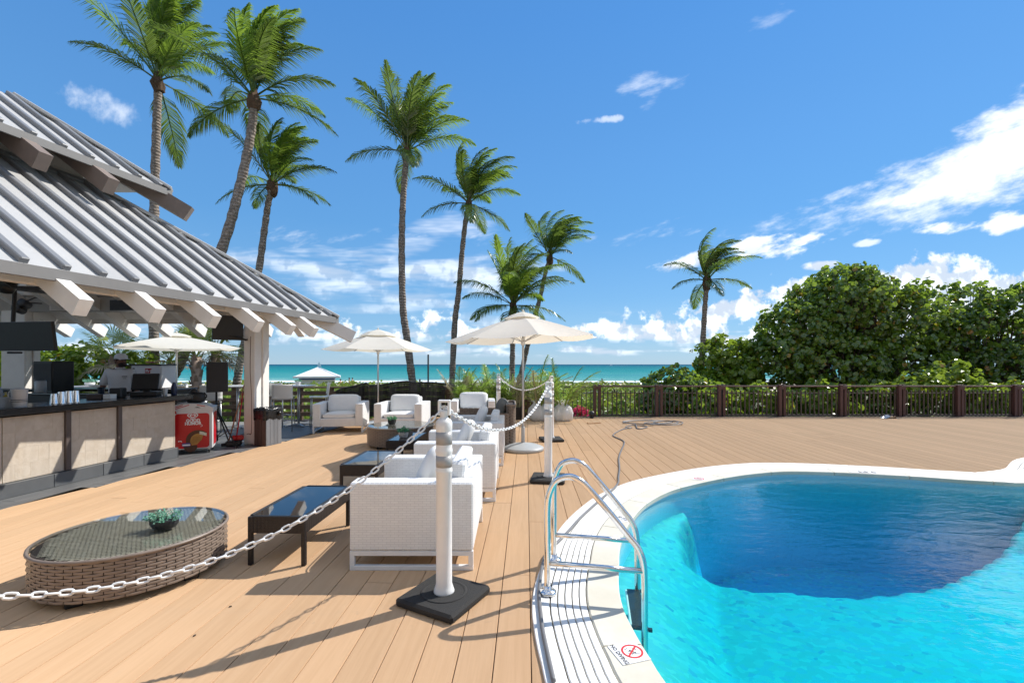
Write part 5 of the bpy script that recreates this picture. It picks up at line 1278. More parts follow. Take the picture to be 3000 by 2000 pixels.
# --- fan palms behind the bar
FAN = leafmat('fan_leaf', (.10, .17, .03), (.26, .30, .07), None, .35, .4, .04); FAN_DRY = leafmat('fan_leaf_dry', (.30, .24, .15), (.42, .35, .24), None, .5, .2, .03)
BOOT = pbr('boot_bark', (.27, .20, .155), .9, var=.35, scale=8, bump=.4, bscale=20)
def fan_palm(label, px, py, Y, zt_, r_, seed, scale=1.0, nfan=26):
    rr = random.Random(seed); p = P(px, py, Y); g0 = gz(Y); t_ = thing('fan_palm', label, 'palm tree', (p.x, Y, g0), 0, 'fan palms behind the bar')
    ht = p.z-g0; MB().tube([(0, 0, -.1), (.02, 0, ht*.5), (0, 0, ht)], [r_, r_*.92, r_*.9], 10).build('trunk', BOOT, t_, smooth=True)
    mb = MB()
    for i in range(46):
        a = i*2.4; z = .3+i/46*(ht-.3); d = V(math.cos(a), math.sin(a), 0); s = V(-d.y, d.x, 0); b0 = d*r_*.85+V(0, 0, z)
        mb.add([b0-s*.07, b0+s*.07, b0+d*.10+V(0, 0, .22)+s*.025, b0+d*.10+V(0, 0, .22)-s*.025], [(0, 1, 2, 3)])
    mb.build('leaf_boots', BOOT, t_, norm=False)
    for i in range(nfan):
        a = rr.uniform(0, 6.28); el = rr.uniform(-35, 80); d = V(math.cos(a)*math.cos(R(el)), math.sin(a)*math.cos(R(el)), math.sin(R(el))); st_ = V(0, 0, ht)+d*rr.uniform(.5, .8)*scale
        mb = MB(); mb.tube([V(0, 0, ht), st_], .012, 4); s = d.cross(V(0, 0, 1)).normalized(); u_ = s.cross(d)
        for k in range(22):
            th = R(-115+230*k/21); L = .62*scale*(.75+.25*math.cos(th))*rr.uniform(.85, 1.1); q = (d*math.cos(th)+s*math.sin(th)+u_*(.15-.2*rr.random())).normalized()
            w = q.cross(u_).normalized()*.02*scale; mid = st_+q*L*.55; tip = mid+(q+V(0, 0, -.55)).normalized()*L*.45
            mb.add([st_, mid+w, tip, mid-w], [(0, 1, 2, 3)])
        mb.build('fan_leaf', FAN_DRY if el < -12 else FAN, t_, norm=False)
fan_palm('bushy fan palm behind the bartender', 335, 1052, 14.5, 0, .17, 5, 1.0, 30)
fan_palm('fan palm with a booted trunk framed between bar end and loudspeaker', 575, 1046, 14.2, 0, .15, 6, .95, 26)
fan_palm('fan palm partly hidden by the loudspeaker', 632, 1030, 15, 0, .15, 7, 1.0, 30)
fan_palm('fan palm behind the parasol seen through the pavilion', 500, 1058, 16, 0, .15, 8, .8, 20)
# --- sea grape: thick round leaves massed on many small twigs
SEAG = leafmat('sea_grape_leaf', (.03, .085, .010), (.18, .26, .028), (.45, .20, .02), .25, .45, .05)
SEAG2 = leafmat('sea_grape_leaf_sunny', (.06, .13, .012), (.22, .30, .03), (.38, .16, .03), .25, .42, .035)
LIMB = pbr('sea_grape_bark', (.13, .09, .07), .9, var=.3, scale=6)
def disc(mb, c, n, r_, rr):
    a = n.orthogonal().normalized(); b_ = n.cross(a); o_ = rr.uniform(0, 6.28); vs = []
    for k in range(6):
        t_ = o_+k*math.pi/3; vs.append(c+a*math.cos(t_)*r_+b_*math.sin(t_)*r_*.9+n*(r_*.18 if k % 2 else -.03*r_))
    mb.add(vs, [(0, 1, 2, 3), (0, 3, 4, 5)])
def sea_grape(label, base, lobes, nleaf, seed, mat=SEAG, leaf=.11, trunkr=.16, twigs=True, group='sea grape trees behind the fence', name='sea_grape_tree', cat='tree'):
    """lobes: (centre offset from base, radii); leaves sit in whorls on twig ends spread over the lobes' outer shell, with open gaps"""
    rr = random.Random(seed); t_ = thing(name, label, cat, base, 0, group)
    tot = sum(r.x*r.z+r.y*r.z+r.x*r.y for _, r in lobes); crown = MB(); tw = MB()
    for c, r in lobes:
        k = int(nleaf/7*(r.x*r.z+r.y*r.z+r.x*r.y)/tot)
        for i in range(k):
            d = V(rr.gauss(0, 1), rr.gauss(0, 1), rr.gauss(0, 1)).normalized()
            if d.z < -.55 and rr.random() < .6: continue
            nz_ = mnoise.noise(V(d.x*2.6+c.x, d.y*2.6+c.y, d.z*2.6+seed))
            f = rr.uniform(.62, 1.0)**.6*(1+.30*nz_)
            if nz_ < -.2 and rr.random() < .75: continue
            q = c+V(d.x*r.x, d.y*r.y, d.z*r.z)*f; ax = (d+V(0, 0, .55)+V(rr.uniform(-.5, .5), rr.uniform(-.5, .5), rr.uniform(-.2, .5))).normalized()
            for j in range(7):
                an = j*2.4+rr.random(); s = ax.orthogonal().normalized(); s2 = ax.cross(s); o_ = s*math.cos(an)+s2*math.sin(an); pos = q+o_*leaf*rr.uniform(.7, 1.5)+ax*leaf*(rr.uniform(-.4, 2.4))
                nn = (o_*rr.uniform(.1, 1.1)+ax*rr.uniform(.3, 1)+V(rr.uniform(-.4, .4), rr.uniform(-.4, .4), rr.uniform(-.3, .4))).normalized(); disc(crown, pos, nn, leaf*rr.uniform(.6, 1.15), rr)
            if twigs and i % 5 == 0: tw.tube([c*.6+V(0, 0, 0)+(q-c)*.2, q], [.03, .008], 4, cap=False)
    cr = crown.build('crown', mat, t_, norm=False); cr['kind'] = 'stuff'
    lb_ = MB()
    for c, r in lobes:
        lb_.tube([V(c.x*.12, c.y*.12, 0), V(c.x*.45, c.y*.5, c.z*.45), c], [trunkr, trunkr*.7, trunkr*.3], 7)
    lb_.build('trunk', LIMB, t_, smooth=True)
    if twigs: tw.build('twigs', LIMB, t_, norm=False)['kind'] = 'stuff'
    return t_
def at(px, Y): return V((px-CX)/FP*Y, Y, gz(Y))
def lob(b, px, py, Y, rx, ry, rz): return (P(px, py, Y)-b, V(rx, ry, rz))
b = at(2480, 18.5)
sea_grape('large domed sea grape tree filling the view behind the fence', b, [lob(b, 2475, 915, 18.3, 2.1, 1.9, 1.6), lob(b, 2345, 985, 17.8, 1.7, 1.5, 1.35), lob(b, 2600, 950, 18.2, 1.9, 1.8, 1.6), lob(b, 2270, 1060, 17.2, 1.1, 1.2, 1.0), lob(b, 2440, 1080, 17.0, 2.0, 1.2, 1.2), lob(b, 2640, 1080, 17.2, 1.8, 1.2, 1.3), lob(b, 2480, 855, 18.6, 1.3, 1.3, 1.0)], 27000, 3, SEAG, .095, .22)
b = at(2880, 18)
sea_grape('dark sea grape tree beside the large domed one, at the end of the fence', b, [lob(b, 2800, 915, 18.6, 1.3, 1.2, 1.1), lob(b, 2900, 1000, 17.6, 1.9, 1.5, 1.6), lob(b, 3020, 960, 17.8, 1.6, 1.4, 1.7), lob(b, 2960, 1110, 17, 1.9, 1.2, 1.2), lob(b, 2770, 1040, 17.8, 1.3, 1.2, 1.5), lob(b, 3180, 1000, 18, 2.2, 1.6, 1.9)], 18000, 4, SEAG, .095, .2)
b = at(2130, 18)
sea_grape('small light sea grape tree right behind the slender palm trunk', b, [lob(b, 2125, 1065, 17.6, 1.05, .9, .9), lob(b, 2170, 1120, 17.2, .9, .8, .8), lob(b, 2090, 1140, 17.2, .8, .8, .7)], 3600, 5, SEAG2, .11, .1)
b = at(1965, 17)
sea_grape('low sea grape bush behind the fence between the gap and the slender palm', b, [lob(b, 1975, 1130, 16.4, .9, .8, .55), lob(b, 1945, 1170, 16, .8, .7, .5), lob(b, 2040, 1180, 15.6, 1.3, .7, .7)], 3200, 6, SEAG, .095, .08)
for k, (px, py, Y, s, lab) in enumerate(((2690, 1135, 14.6, .55, 'young bright sea grape shoot poking above the fence'), (2800, 1120, 14.8, .75, 'bright leafy sea grape sapling rising above the fence rail'), (2850, 1190, 14.5, .8, 'sunlit sea grape bush showing through the fence bars'), (2960, 1195, 14.5, .9, 'sunlit sea grape bush behind the last fence bay'), (2420, 1190, 14.6, .9, 'sea grape bush with yellow-green leaves behind the fence bars'), (2240, 1195, 14.6, .9, 'shaded sea grape bush low behind the fence posts'), (2600, 1195, 14.7, .9, 'dim sea grape bush behind the fence by the plastic bag'), (2110, 1195, 14.6, .8, 'sea grape bush low behind the fence near the small light tree'), (2735, 1200, 15.2, 1.0, 'shaded sea grape bush filling the fence bays beside the bright sapling'), (2520, 1200, 15.4, 1.0, 'shaded sea grape bush under the large domed tree'), (2340, 1200, 15.2, .9, 'green sea grape bush low under the domed tree edge'))):
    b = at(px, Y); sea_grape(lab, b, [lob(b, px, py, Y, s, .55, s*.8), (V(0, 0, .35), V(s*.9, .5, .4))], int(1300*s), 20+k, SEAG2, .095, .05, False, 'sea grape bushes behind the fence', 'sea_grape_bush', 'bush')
# hedge of sea grape seen through the pavilion
for k, (px, py, Y, rx, rz, lab) in enumerate(((60, 1095, 15.5, 1.2, .8, 'green sea grape bush left of the pavilion column'), (160, 1098, 14.6, 1.0, .75, 'sunny sea grape bush behind the black speaker box on the bar'), (250, 1090, 14.8, 1.1, .8, 'sunny sea grape bush left of the bartender'), (385, 1100, 14.8, .9, .7, 'sea grape bush right of the bartender'))):
    b = at(px, Y); sea_grape(lab, b, [lob(b, px, py, Y, rx, .7, rz), (V(0, 0, .5), V(rx, .6, .6))], 2200, 40+k, SEAG2, .085, .06, False, 'sea grape bushes beyond the pavilion', 'sea_grape_bush', 'bush')
# --- low dune plants: one carpet nobody could count
DUNE = leafmat('dune_leaf', (.07, .15, .015), (.22, .28, .035), (.40, .26, .04), .35, .45, .02)
rr = random.Random(8); mb = MB()
for i in range(24000):
    Y = 13.7+30*rr.random()**2.3; px = rr.uniform(600, 3150 if Y < 16.5 else 2060) if rr.random() < .85 else rr.uniform(-250, 650); x = (px-CX)/FP*Y; g0 = gz(Y)
    h_ = (.95 if Y > 17 else .72)+.35*mnoise.noise(V(x*.5, Y*.5, 0)); z = g0+h_*rr.random()**.35
    disc(mb, V(x, Y, z), V(rr.uniform(-.8, .8), rr.uniform(-1, .3), rr.uniform(.2, 1)).normalized(), rr.uniform(.05, .10)*(1+Y*.02), rr)
o = mb.build('dune_plants', DUNE, norm=False); struct(o, 'stuff'); o['label'] = 'carpet of low yellow-green dune plants beyond the fences'
# sea oats: a pale grassy band further out
rr = random.Random(12); mb = MB(); OATS = leafmat('sea_oats', (.20, .20, .06), (.34, .31, .12), None, .5, .35, .04)
for i in range(9000):
    Y = rr.uniform(34, 46); px = rr.uniform(700, 2060); x = (px-CX)/FP*Y; g0 = gz(Y); l = rr.uniform(.5, 1.0); a = V(rr.uniform(-.3, .5), rr.uniform(-.3, .3), 1).normalized()*l; w = V(.02, 0, 0)
    mb.add([V(x, Y, g0)-w, V(x, Y, g0)+w, V(x, Y, g0)+a], [(0, 1, 2)])
o = mb.build('sea_oats', OATS, norm=False); struct(o, 'stuff'); o['label'] = 'pale band of sea oats on the dune crest'
# --- potted areca palms wrapped in white plastic, in front of the timber fence
ARECA = leafmat('areca_leaf', (.07, .17, .02), (.24, .34, .05), None, .35, .45, .06)
m, t, out = newmat('white_film'); tc = t.node('ShaderNodeTexCoord').outputs['Object']; n1 = t.noise(t.node('ShaderNodeMapping', {'Vector': tc, 'Scale': (14, 14, 2)}).outputs[0], 1, 4, .6)
d1_ = t.node('ShaderNodeBsdfPrincipled', {'Base Color': (.78, .78, .78), 'Roughness': .4}); bu = t.node('ShaderNodeBump', {'Height': n1, 'Strength': .9, 'Distance': .04}); t.l.new(bu.outputs[0], d1_.inputs['Normal'])
tr_ = t.node('ShaderNodeBsdfTranslucent', {'Color': (.8, .8, .8)}); mx = t.node('ShaderNodeMixShader', {0: .3, 1: d1_.outputs[0], 2: tr_.outputs[0]}); t.l.new(mx.outputs[0], out.inputs[0]); FILM = m
def areca(label, px, Y, h, seed, wrapped=True, dry=.2):
    rr = random.Random(seed); x = (px-CX)/FP*Y; t_ = thing('areca_palm', label, 'potted palm', (x, Y, 0), 0, 'potted areca palms by the fence')
    if wrapped:
        n = 26; vs = []; pr = [(.20, 0), (.27, .08), (.28, .2), (.24, .34), (.15, .44), (.12, .50), (.19, .56)]; mb = MB()
        for r_, z in pr:
            for k in range(n): a = 2*math.pi*k/n; q = r_*(1+.08*math.sin(a*7+seed)+.05*rr.uniform(-1, 1)+(.25 if z == 0 and k in (0, 1, 2) else 0)); vs.append(V(q*math.cos(a), q*math.sin(a), z+rr.uniform(-.012, .012)*(z > 0)))
        mb.add(vs, [(i*n+k, i*n+(k+1) % n, (i+1)*n+(k+1) % n, (i+1)*n+k) for i in range(len(pr)-1) for k in range(n)]+[tuple(range(n))]); mb.build('plastic_wrap', FILM, t_, smooth=True)
    else: MB().lathe([(.15, 0), (.20, .32), (.215, .32), (.215, .36), (.18, .36), (.17, .30), (0, .30)], 18).build('pot', BLACK, t_)
    for i in range(12):
        a = rr.uniform(0, 6.28); el = rr.uniform(52, 84); d = V(math.cos(a)*math.cos(R(el)), math.sin(a)*math.cos(R(el)), math.sin(R(el))); L = h*rr.uniform(.7, 1.1)
        frond(V(math.cos(a)*.06, math.sin(a)*.06, .3), d, L, .95, .25, rr, 19, .40, .024, .35).build('frond', PALM_DRY if rr.random() < dry else ARECA, t_, world=False, norm=False)
areca('potted areca palm with browning tips beside the black screen', 1352, 12.7, 1.25, 1, False, .3)
areca('full areca palm growing before the boarded timber fence', 1400, 12.9, 1.15, 2, False, .05)
areca('areca palm behind the far white barrier post', 1450, 12.9, 1.25, 3, False, .1)
areca('areca palm with pale dry fronds in front of the leaning palm trunk', 1515, 12.8, 1.3, 4, False, .3)
areca('areca palm in white plastic wrapping tucked between parasol pole and post', 1577, 12.6, 1.45, 5, True, .25)
areca('areca palm in white plastic wrapping standing by the black metal fence bay', 1650, 12.55, 1.4, 6, True, .3)
# red flowers and a small black planter at the fence foot
FLW = leafmat('pink_petal', (.55, .015, .07), (.75, .06, .16), None, .5, .3, .03); rr = random.Random(2)
for k, (px, py) in enumerate(((1686, 1207), (1696, 1203), (1710, 1212))):
    p = P(px, py, 13.75); t_ = thing('flowering_bush', ('pink flowering bush closest to the wrapped areca palm', 'pink flowering bush between two others at the fence foot', 'pink flowering bush closest to the black ground spotlight')[k], 'flowers', (p.x, 13.75, gz(13.75)), 0, 'pink flowers at the fence foot'); mb = MB(); dz_ = p.z-gz(13.75)
    for i in range(120): disc(mb, V(rr.gauss(0, .08), rr.gauss(0, .06), dz_+rr.gauss(0, .08)), V(rr.uniform(-1, 1), -1, rr.uniform(-.4, 1)).normalized(), rr.uniform(.02, .035), rr)
    mb.build('petals', FLW, t_, norm=False); mb = MB()
    for i in range(60): disc(mb, V(rr.gauss(0, .1), rr.gauss(0, .07), rr.uniform(.2, dz_)), V(rr.uniform(-1, 1), -1, rr.uniform(-.4, 1)).normalized(), .035, rr)
    mb.build('leaves', SEAG2, t_, norm=False); MB().tube([(0, 0, 0), (0, 0, dz_)], .015, 5).build('stem', LIMB, t_)
p = V((1733-CX)/FP*13.1, 13.1, 0); t_ = thing('spotlight', 'small black ground spotlight at the foot of the fence post', 'spotlight', p); MB().lathe([(.02, 0), (.06, .01), (.06, .03), (.015, .04), (.015, .08)], 12).build('stake', BLACK, t_); MB().lathe([(.0, -.09), (.06, -.08), (.075, .05), (.07, .06), (0, .05)], 14, M=Matrix.Translation((0, 0, .13)) @ Matrix.Rotation(R(60), 4, 'X')).build('lamp_head', BLACK, t_, smooth=True)
# ================================================================ around the bar
# --- ice-cream freezer
REDP = pbr('freezer_red', (.50, .004, .008), .32, var=.04); WHP = pbr('freezer_white', (.62, .62, .63), .35, var=.05, dirt=.1); BRN = pbr('print_brown', (.075, .022, .008), .45, var=.4, scale=60); WAF = pbr('print_waffle', (.50, .24, .05), .5, var=.25, scale=50); CRM = pbr('print_cream', (.72, .68, .55), .5); PRW = pbr('print_white', (.78, .77, .78), .45, var=.03); PURP = pbr('print_purple', (.10, .06, .22), .5)
fa = V(-5.80, 7.76, 0); fb = V(-5.27, 8.02, 0); fd = (fb-fa).normalized(); frz = math.atan2(fd.y, fd.x); fw = .585; fdp = .50
fc = (fa+fb)/2+V(-fd.y, fd.x, 0)*fdp/2
fr_ = thing('ice_cream_freezer', 'white and red ice-cream chest freezer on castors at the end of the bar', 'freezer', fc, frz)
def extr(poly, y0, y1):
    n = len(poly); mb = MB(); return mb.add([(x, y0, z) for x, z in poly]+[(x, y1, z) for x, z in poly], [tuple(range(n)), tuple(range(n, 2*n))[::-1]]+[(i, (i+1) % n, n+(i+1) % n, n+i) for i in range(n)])
h = fw/2
MB().box((0, 0, .42), (fw, fdp, .68), bev=.012).build('cabinet', WHP, fr_)
arch = [(-h-.006, .755), (h+.006, .735), (h+.004, .79), (h*.7, .835), (h*.3, .862), (-.05, .872), (-h*.5, .868), (-h*.9, .85), (-h-.004, .835)]
extr(arch, -fdp/2-.008, fdp/2+.008).build('lid_cover', WHP, fr_)
yf = -fdp/2-.003
def flat(poly, y, mat, name='print', par=None):
    return MB().add([(x, y, z) for x, z in poly], [tuple(range(len(poly)))]).build(name, mat, par or fr_, norm=False)
def rrect(x0, x1, z0, z1, r_, n=5):
    o = []
    for cx, cz, a0 in ((x1-r_, z0+r_, -90), (x1-r_, z1-r_, 0), (x0+r_, z1-r_, 90), (x0+r_, z0+r_, 180)):
        for k in range(n+1): a = R(a0+90*k/n); o.append((cx+r_*math.cos(a), cz+r_*math.sin(a)))
    return o
flat(rrect(-h+.035, h-.05, .10, .70, .05), yf, REDP, 'red_panel')
flat([(-h+.002, .72), (-h+.07, .70), (-h+.05, .755), (-h+.002, .765)], yf-.006, REDP, 'red_stripe')
for a, b_ in ((((-.28, .775), (-.05, .85))), ((-.29, .80), (-.14, .85)), ((.06, .845), (.18, .815))):
    d = V(b_[0]-a[0], 0, b_[1]-a[1]).normalized(); q = V(-d.z, 0, d.x)*.006; flat([(a[0]-q.x, a[1]-q.z), (b_[0]-q.x, b_[1]-q.z), (b_[0]+q.x, b_[1]+q.z), (a[0]+q.x, a[1]+q.z)], -fdp/2-.0095, REDP, 'red_stripe')
flat([(.02, .80), (.12, .79), (.07, .815)], -fdp/2-.0095, BLACK, 'fold_shadow' if False else 'fold_shade_patch')  # dark triangle stands in for the shadow of a fold in the cover
def ftext(s, size, x, z, bold=.002, sx=.9):
    mb = text_mb(s, size, bold); xf(mb, Matrix.Translation((x, yf-.002, z)) @ Matrix.Rotation(R(90), 4, 'X') @ Matrix.Diagonal((sx, 1, 1, 1))); mb.build('lettering', PRW, fr_, norm=False)
ftext('GOOD', .072, 0.005, .575, .0035); ftext('HUMOR', .072, .005, .525, .0035)
def heart(sc, z):
    o = []
    for k in range(26):
        a = 2*math.pi*k/26; o.append((sc*16*math.sin(a)**3*1.25, z+sc*(13*math.cos(a)-5*math.cos(2*a)-2*math.cos(3*a)-math.cos(4*a))))
    return o
for i, (sc, mt) in enumerate(((.0040, PRW), (.0031, REDP), (.0024, PRW), (.0013, REDP))): flat(heart(sc, .655), yf-.0015-.0012*i, mt, 'heart_emblem')
# folded waffle with chocolate rim, bitten at the end
import math as _m
def arc(cx, cz, r_, a0, a1, n=14): return [(cx+r_*_m.cos(R(a0+(a1-a0)*k/n)), cz+r_*_m.sin(R(a0+(a1-a0)*k/n))) for k in range(n+1)]
cx, cz = .075, .235
flat(arc(cx, cz, .175, 38, 205)+[(-.02, .16), (.06, .20), (.16, .31)], yf-.0015, BRN, 'picture_chocolate')
flat(arc(cx+.012, cz-.01, .125, 60, 190)+[(-.01, .15), (.06, .16), (.13, .24), (.15, .31)], yf-.003, WAF, 'picture_waffle')
wl = MB()
for k in range(9):
    for s_ in (0, 1):
        x0 = -.03+k*.02; wl.add([(x0, yf-.004, .16+.008*k), (x0+.002, yf-.004, .16+.008*k), (x0+.002, yf-.004, .30), (x0, yf-.004, .30)], [(0, 1, 2, 3)])
for k in range(8): wl.add([(-.035+.004*k, yf-.0042, .17+k*.017), (.11, yf-.0042, .17+k*.017), (.11, yf-.0042, .172+k*.017), (-.035+.004*k, yf-.0042, .172+k*.017)], [(0, 1, 2, 3)])
wl.build('picture_grid', BRN, fr_, norm=False)
for k in range(3): flat([(.10, .385-.018*k), (.15, .372-.018*k), (.205, .345-.018*k), (.20, .333-.018*k), (.145, .358-.018*k), (.095, .371-.018*k)], yf-.0045, CRM, 'picture_cream')
flat(arc(-.03, .135, .10, 170, 360)+[(.06, .15), (-.11, .16)], yf-.002, BRN, 'picture_chocolate')
flat(rrect(-.155, -.03, .135, .195, .02), yf-.004, PURP, 'picture_badge'); flat(rrect(-.148, -.035, .148, .17, .008), yf-.005, PRW, 'picture_badge_band')
flat([(-.21, .235), (-.165, .24), (-.15, .22), (-.16, .215), (-.175, .228), (-.208, .222)], yf-.002, PRW, 'picture_swirl')
for k in range(2): flat([(.115+.018*k, .46+.01*k), (.121+.018*k, .46+.01*k), (.127+.014*k, .49+.01*k), (.122+.014*k, .49+.01*k)], yf-.002, PRW, 'picture_spark')
# right flank panel
xs_ = h+.003; MB().add([(xs_, -.17, .13), (xs_, .2, .13), (xs_, .2, .70), (xs_, -.17, .70)], [(0, 1, 2, 3)]).build('red_panel', REDP, fr_, norm=False)
for sx in (-1, 1):
    for sy in (-1, 1):
        cs_ = MB().lathe([(.032, -.012), (.035, -.008), (.035, .008), (.032, .012)], 14, M=Matrix.Translation((sx*(h-.06), sy*(fdp/2-.05), .035)) @ Matrix.Rotation(R(90), 4, 'Y')).build('castor', BLACK, fr_, smooth=True)
        MB().box((sx*(h-.06), sy*(fdp/2-.05), .066), (.04, .05, .03)).build('castor_fork', CHROME, cs_)
# black gear on the freezer
p = fc+V(.02, 0, 0); gb = thing('equipment_bag', 'black equipment bag lying on top of the ice-cream freezer', 'bag', (p.x-.02, p.y, .865), frz)
MB().puff((0, 0, .095), (.30, .2, .2), e=.6, n=20, m=10).build('body', BLACK, gb, smooth=True); MB().puff((-.02, 0, .20), (.11, .10, .10), e=.6, n=14, m=8).build('top_pouch', BLACK, gb, smooth=True); MB().tube(spline([(.13, 0, .05), (.17, -.02, .12), (.13, -.03, .18)], 6), .012, 6).build('strap', BLACK, gb, smooth=True)
# --- loudspeaker on tripod
sp0 = V(-5.60, 8.62, 0)
st = thing('speaker_stand', 'black tripod speaker stand between freezer and pavilion column', 'speaker stand', sp0)
MB().tube([(0, 0, .10), (0, 0, 1.03)], .019, 10).build('pole', BLACK, st, smooth=True); MB().lathe([(.03, .62), (.036, .64), (.036, .74), (.03, .76)], 12).build('collar', BLACK, st, smooth=True); MB().lathe([(.026, .1), (.03, .12), (.03, .2), (.026, .22)], 12).build('foot_hub', BLACK, st, smooth=True)
for k in range(3):
    a = R(100+120*k); d = V(math.cos(a), math.sin(a), 0); lg = MB().tube([V(0, 0, .68)+d*.03, d*.52+V(0, 0, .015)], .014, 8).build('leg', BLACK, st, smooth=True); MB().tube([V(0, 0, .17)+d*.03, d*.30+V(0, 0, .30)], .008, 6).build('strut', BLACK, st, smooth=True); MB().puff(tuple(d*.52+V(0, 0, .016)), (.05, .05, .03), e=1, n=10, m=6).build('rubber_foot', RUBBER, lg, smooth=True)
spk = thing('loudspeaker', 'black loudspeaker mounted on the tripod stand beside the column', 'loudspeaker', sp0+V(0, 0, 1.03), R(40))
sh = [(-.165, -.15), (.165, -.15), (.175, -.12), (.12, .15), (-.12, .15), (-.175, -.12)]
MB().prism(sh, 0, .56).build('cabinet', BLACK, spk); MB().box((0, -.155, .28), (.31, .012, .50), bev=.004).build('grille', pbr('grille_black', (.02, .02, .021), .6, bump=.6, bscale=300), spk)
MB().box((.12, .09, .28), (.012, .09, .17), R(-25), .003).build('control_panel', GREY_PLASTIC, spk)
for k in range(3): MB().lathe([(.009, 0), (.009, .012)], 8, M=Matrix.Translation((.13, .06+.03*k, .31)) @ Matrix.Rotation(R(90), 4, 'Y')).build('knob', BLACK, spk)
# cables hanging by the bar end
pts = []
for k in range(3):
    rr = random.Random(30+k)
    for i in range(46): pts.append(V(-5.93+.03*k+.06*math.cos(i*.9+k)+rr.uniform(-.02, .02), 7.78+.02*k+.03*math.sin(i*.9), .06+.9*abs(math.sin(i*.17+k))*(.75 if i % 9 else 1)))
c_ = MB().tube(spline(pts, 3), .006, 5).build('cable', tagw, smooth=True); tag(c_, 'tangle of black cables hanging between bar and freezer', 'cable')
c_ = MB().tube(spline([P(508, 1180, 7.75), P(530, 1174, 7.8), P(560, 1172, 8.1), P(600, 1180, 8.3), P(640, 1182, 8.5), P(660, 1176, 8.62)], 6), .009, 6).build('cable', tagw, smooth=True); tag(c_, 'black cable looping from the bar over the freezer to the speaker stand', 'cable')
# --- broom, dustpan
BROOMW = pbr('broom_wood', (.30, .14, .07), .6); REDPL = pbr('red_plastic', (.45, .012, .015), .4)
br_ = thing('broom', 'broom with a reddish wooden handle leaning on the pavilion column', 'broom', G(667, 1308))
a = V(0, 0, .03); b_ = P(715, 1128, 8.72)-br_.location; MB().tube([a+(b_-a)*.02, b_], .012, 8).build('handle', BROOMW, br_, smooth=True); MB().box((0, 0, .05), (.24, .05, .06), R(70), .01).build('head', BLACK, br_)
dp = thing('dustpan', 'long-handled red and black dustpan standing against the column', 'dustpan', G(690, 1306)); b_ = P(712, 1150, 8.78)-dp.location; MB().tube([V(0, 0, .06), b_*.5, b_], .011, 8).build('handle', REDPL, dp, smooth=True); MB().box((-.03, 0, .06), (.26, .2, .10), R(25), .02).build('pan', BLACK, dp); MB().box((.02, .04, .15), (.2, .05, .1), R(25), .02).build('pan_back', REDPL, dp)
# --- litter bin with black bag
BINW = pbr('grey_stained_wood', (.15, .155, .165), .75, var=.35, scale=6, stretch=(1, 1, .25), bump=.3, bscale=20); BINB = pbr('brown_stained_wood', (.075, .045, .038), .75, var=.3, scale=6, stretch=(1, 1, .25)); BAG = pbr('black_bin_bag', (.012, .012, .013), .28, var=.3, bump=.8, bscale=14)
q0, q1, q2 = V(-4.90, 8.66, 0), V(-4.655, 8.60, 0), V(-4.56, 9.0, 0); bx_ = (q1-q0).normalized(); bang2 = math.atan2(bx_.y, bx_.x); bw_, bdp = (q1-q0).length, .40
lbn = thing('litter_bin', 'grey wooden litter bin lined with a black bag beside the column', 'litter bin', q0+(q1-q0)/2+V(-bx_.y, bx_.x, 0)*bdp/2, bang2)
for k in range(3): MB().box((-bw_/2+bw_*(k+.5)/3, -bdp/2, .33), (bw_/3-.003, .02, .66), bev=.003).build('front_board', BINB, lbn); MB().box((-bw_/2+bw_*(k+.5)/3, bdp/2, .33), (bw_/3-.003, .02, .66), bev=.003).build('back_board', BINW, lbn)
for sx in (-1, 1):
    for k in range(4): MB().box((sx*bw_/2, -bdp/2+bdp*(k+.5)/4, .33), (.02, bdp/4-.003, .66), bev=.003).build('side_board', BINW, lbn)
mb = MB(); n = 40; rr = random.Random(7); ring_ = []
for k in range(n):
    a = 2*math.pi*k/n; c_, s_ = math.cos(a), math.sin(a); e_ = max(abs(c_)/(bw_/2+.018), abs(s_)/(bdp/2+.018)); ring_.append(V(c_/e_, s_/e_, 0))
vs = []
for z, o_ in ((.50, .006), (.58, .012), (.67, .02), (.715, .012), (.70, -.04), (.45, -.06)):
    for k in range(n): q = ring_[k]; vs.append(q*(1+o_*3+rr.uniform(-.012, .012))+V(0, 0, z+rr.uniform(-.015, .015)+(.02*math.sin(k*.9) if z < .51 else 0)))
mb.add(vs, [(i*n+k, i*n+(k+1) % n, (i+1)*n+(k+1) % n, (i+1)*n+k) for i in range(5) for k in range(n)]); mb.build('bin_bag', BAG, lbn, smooth=True); MB().puff((bw_/2+.05, .1, .60), (.06, .07, .08), e=.8, n=10, m=6).build('bag_knot', BAG, lbn, smooth=True)
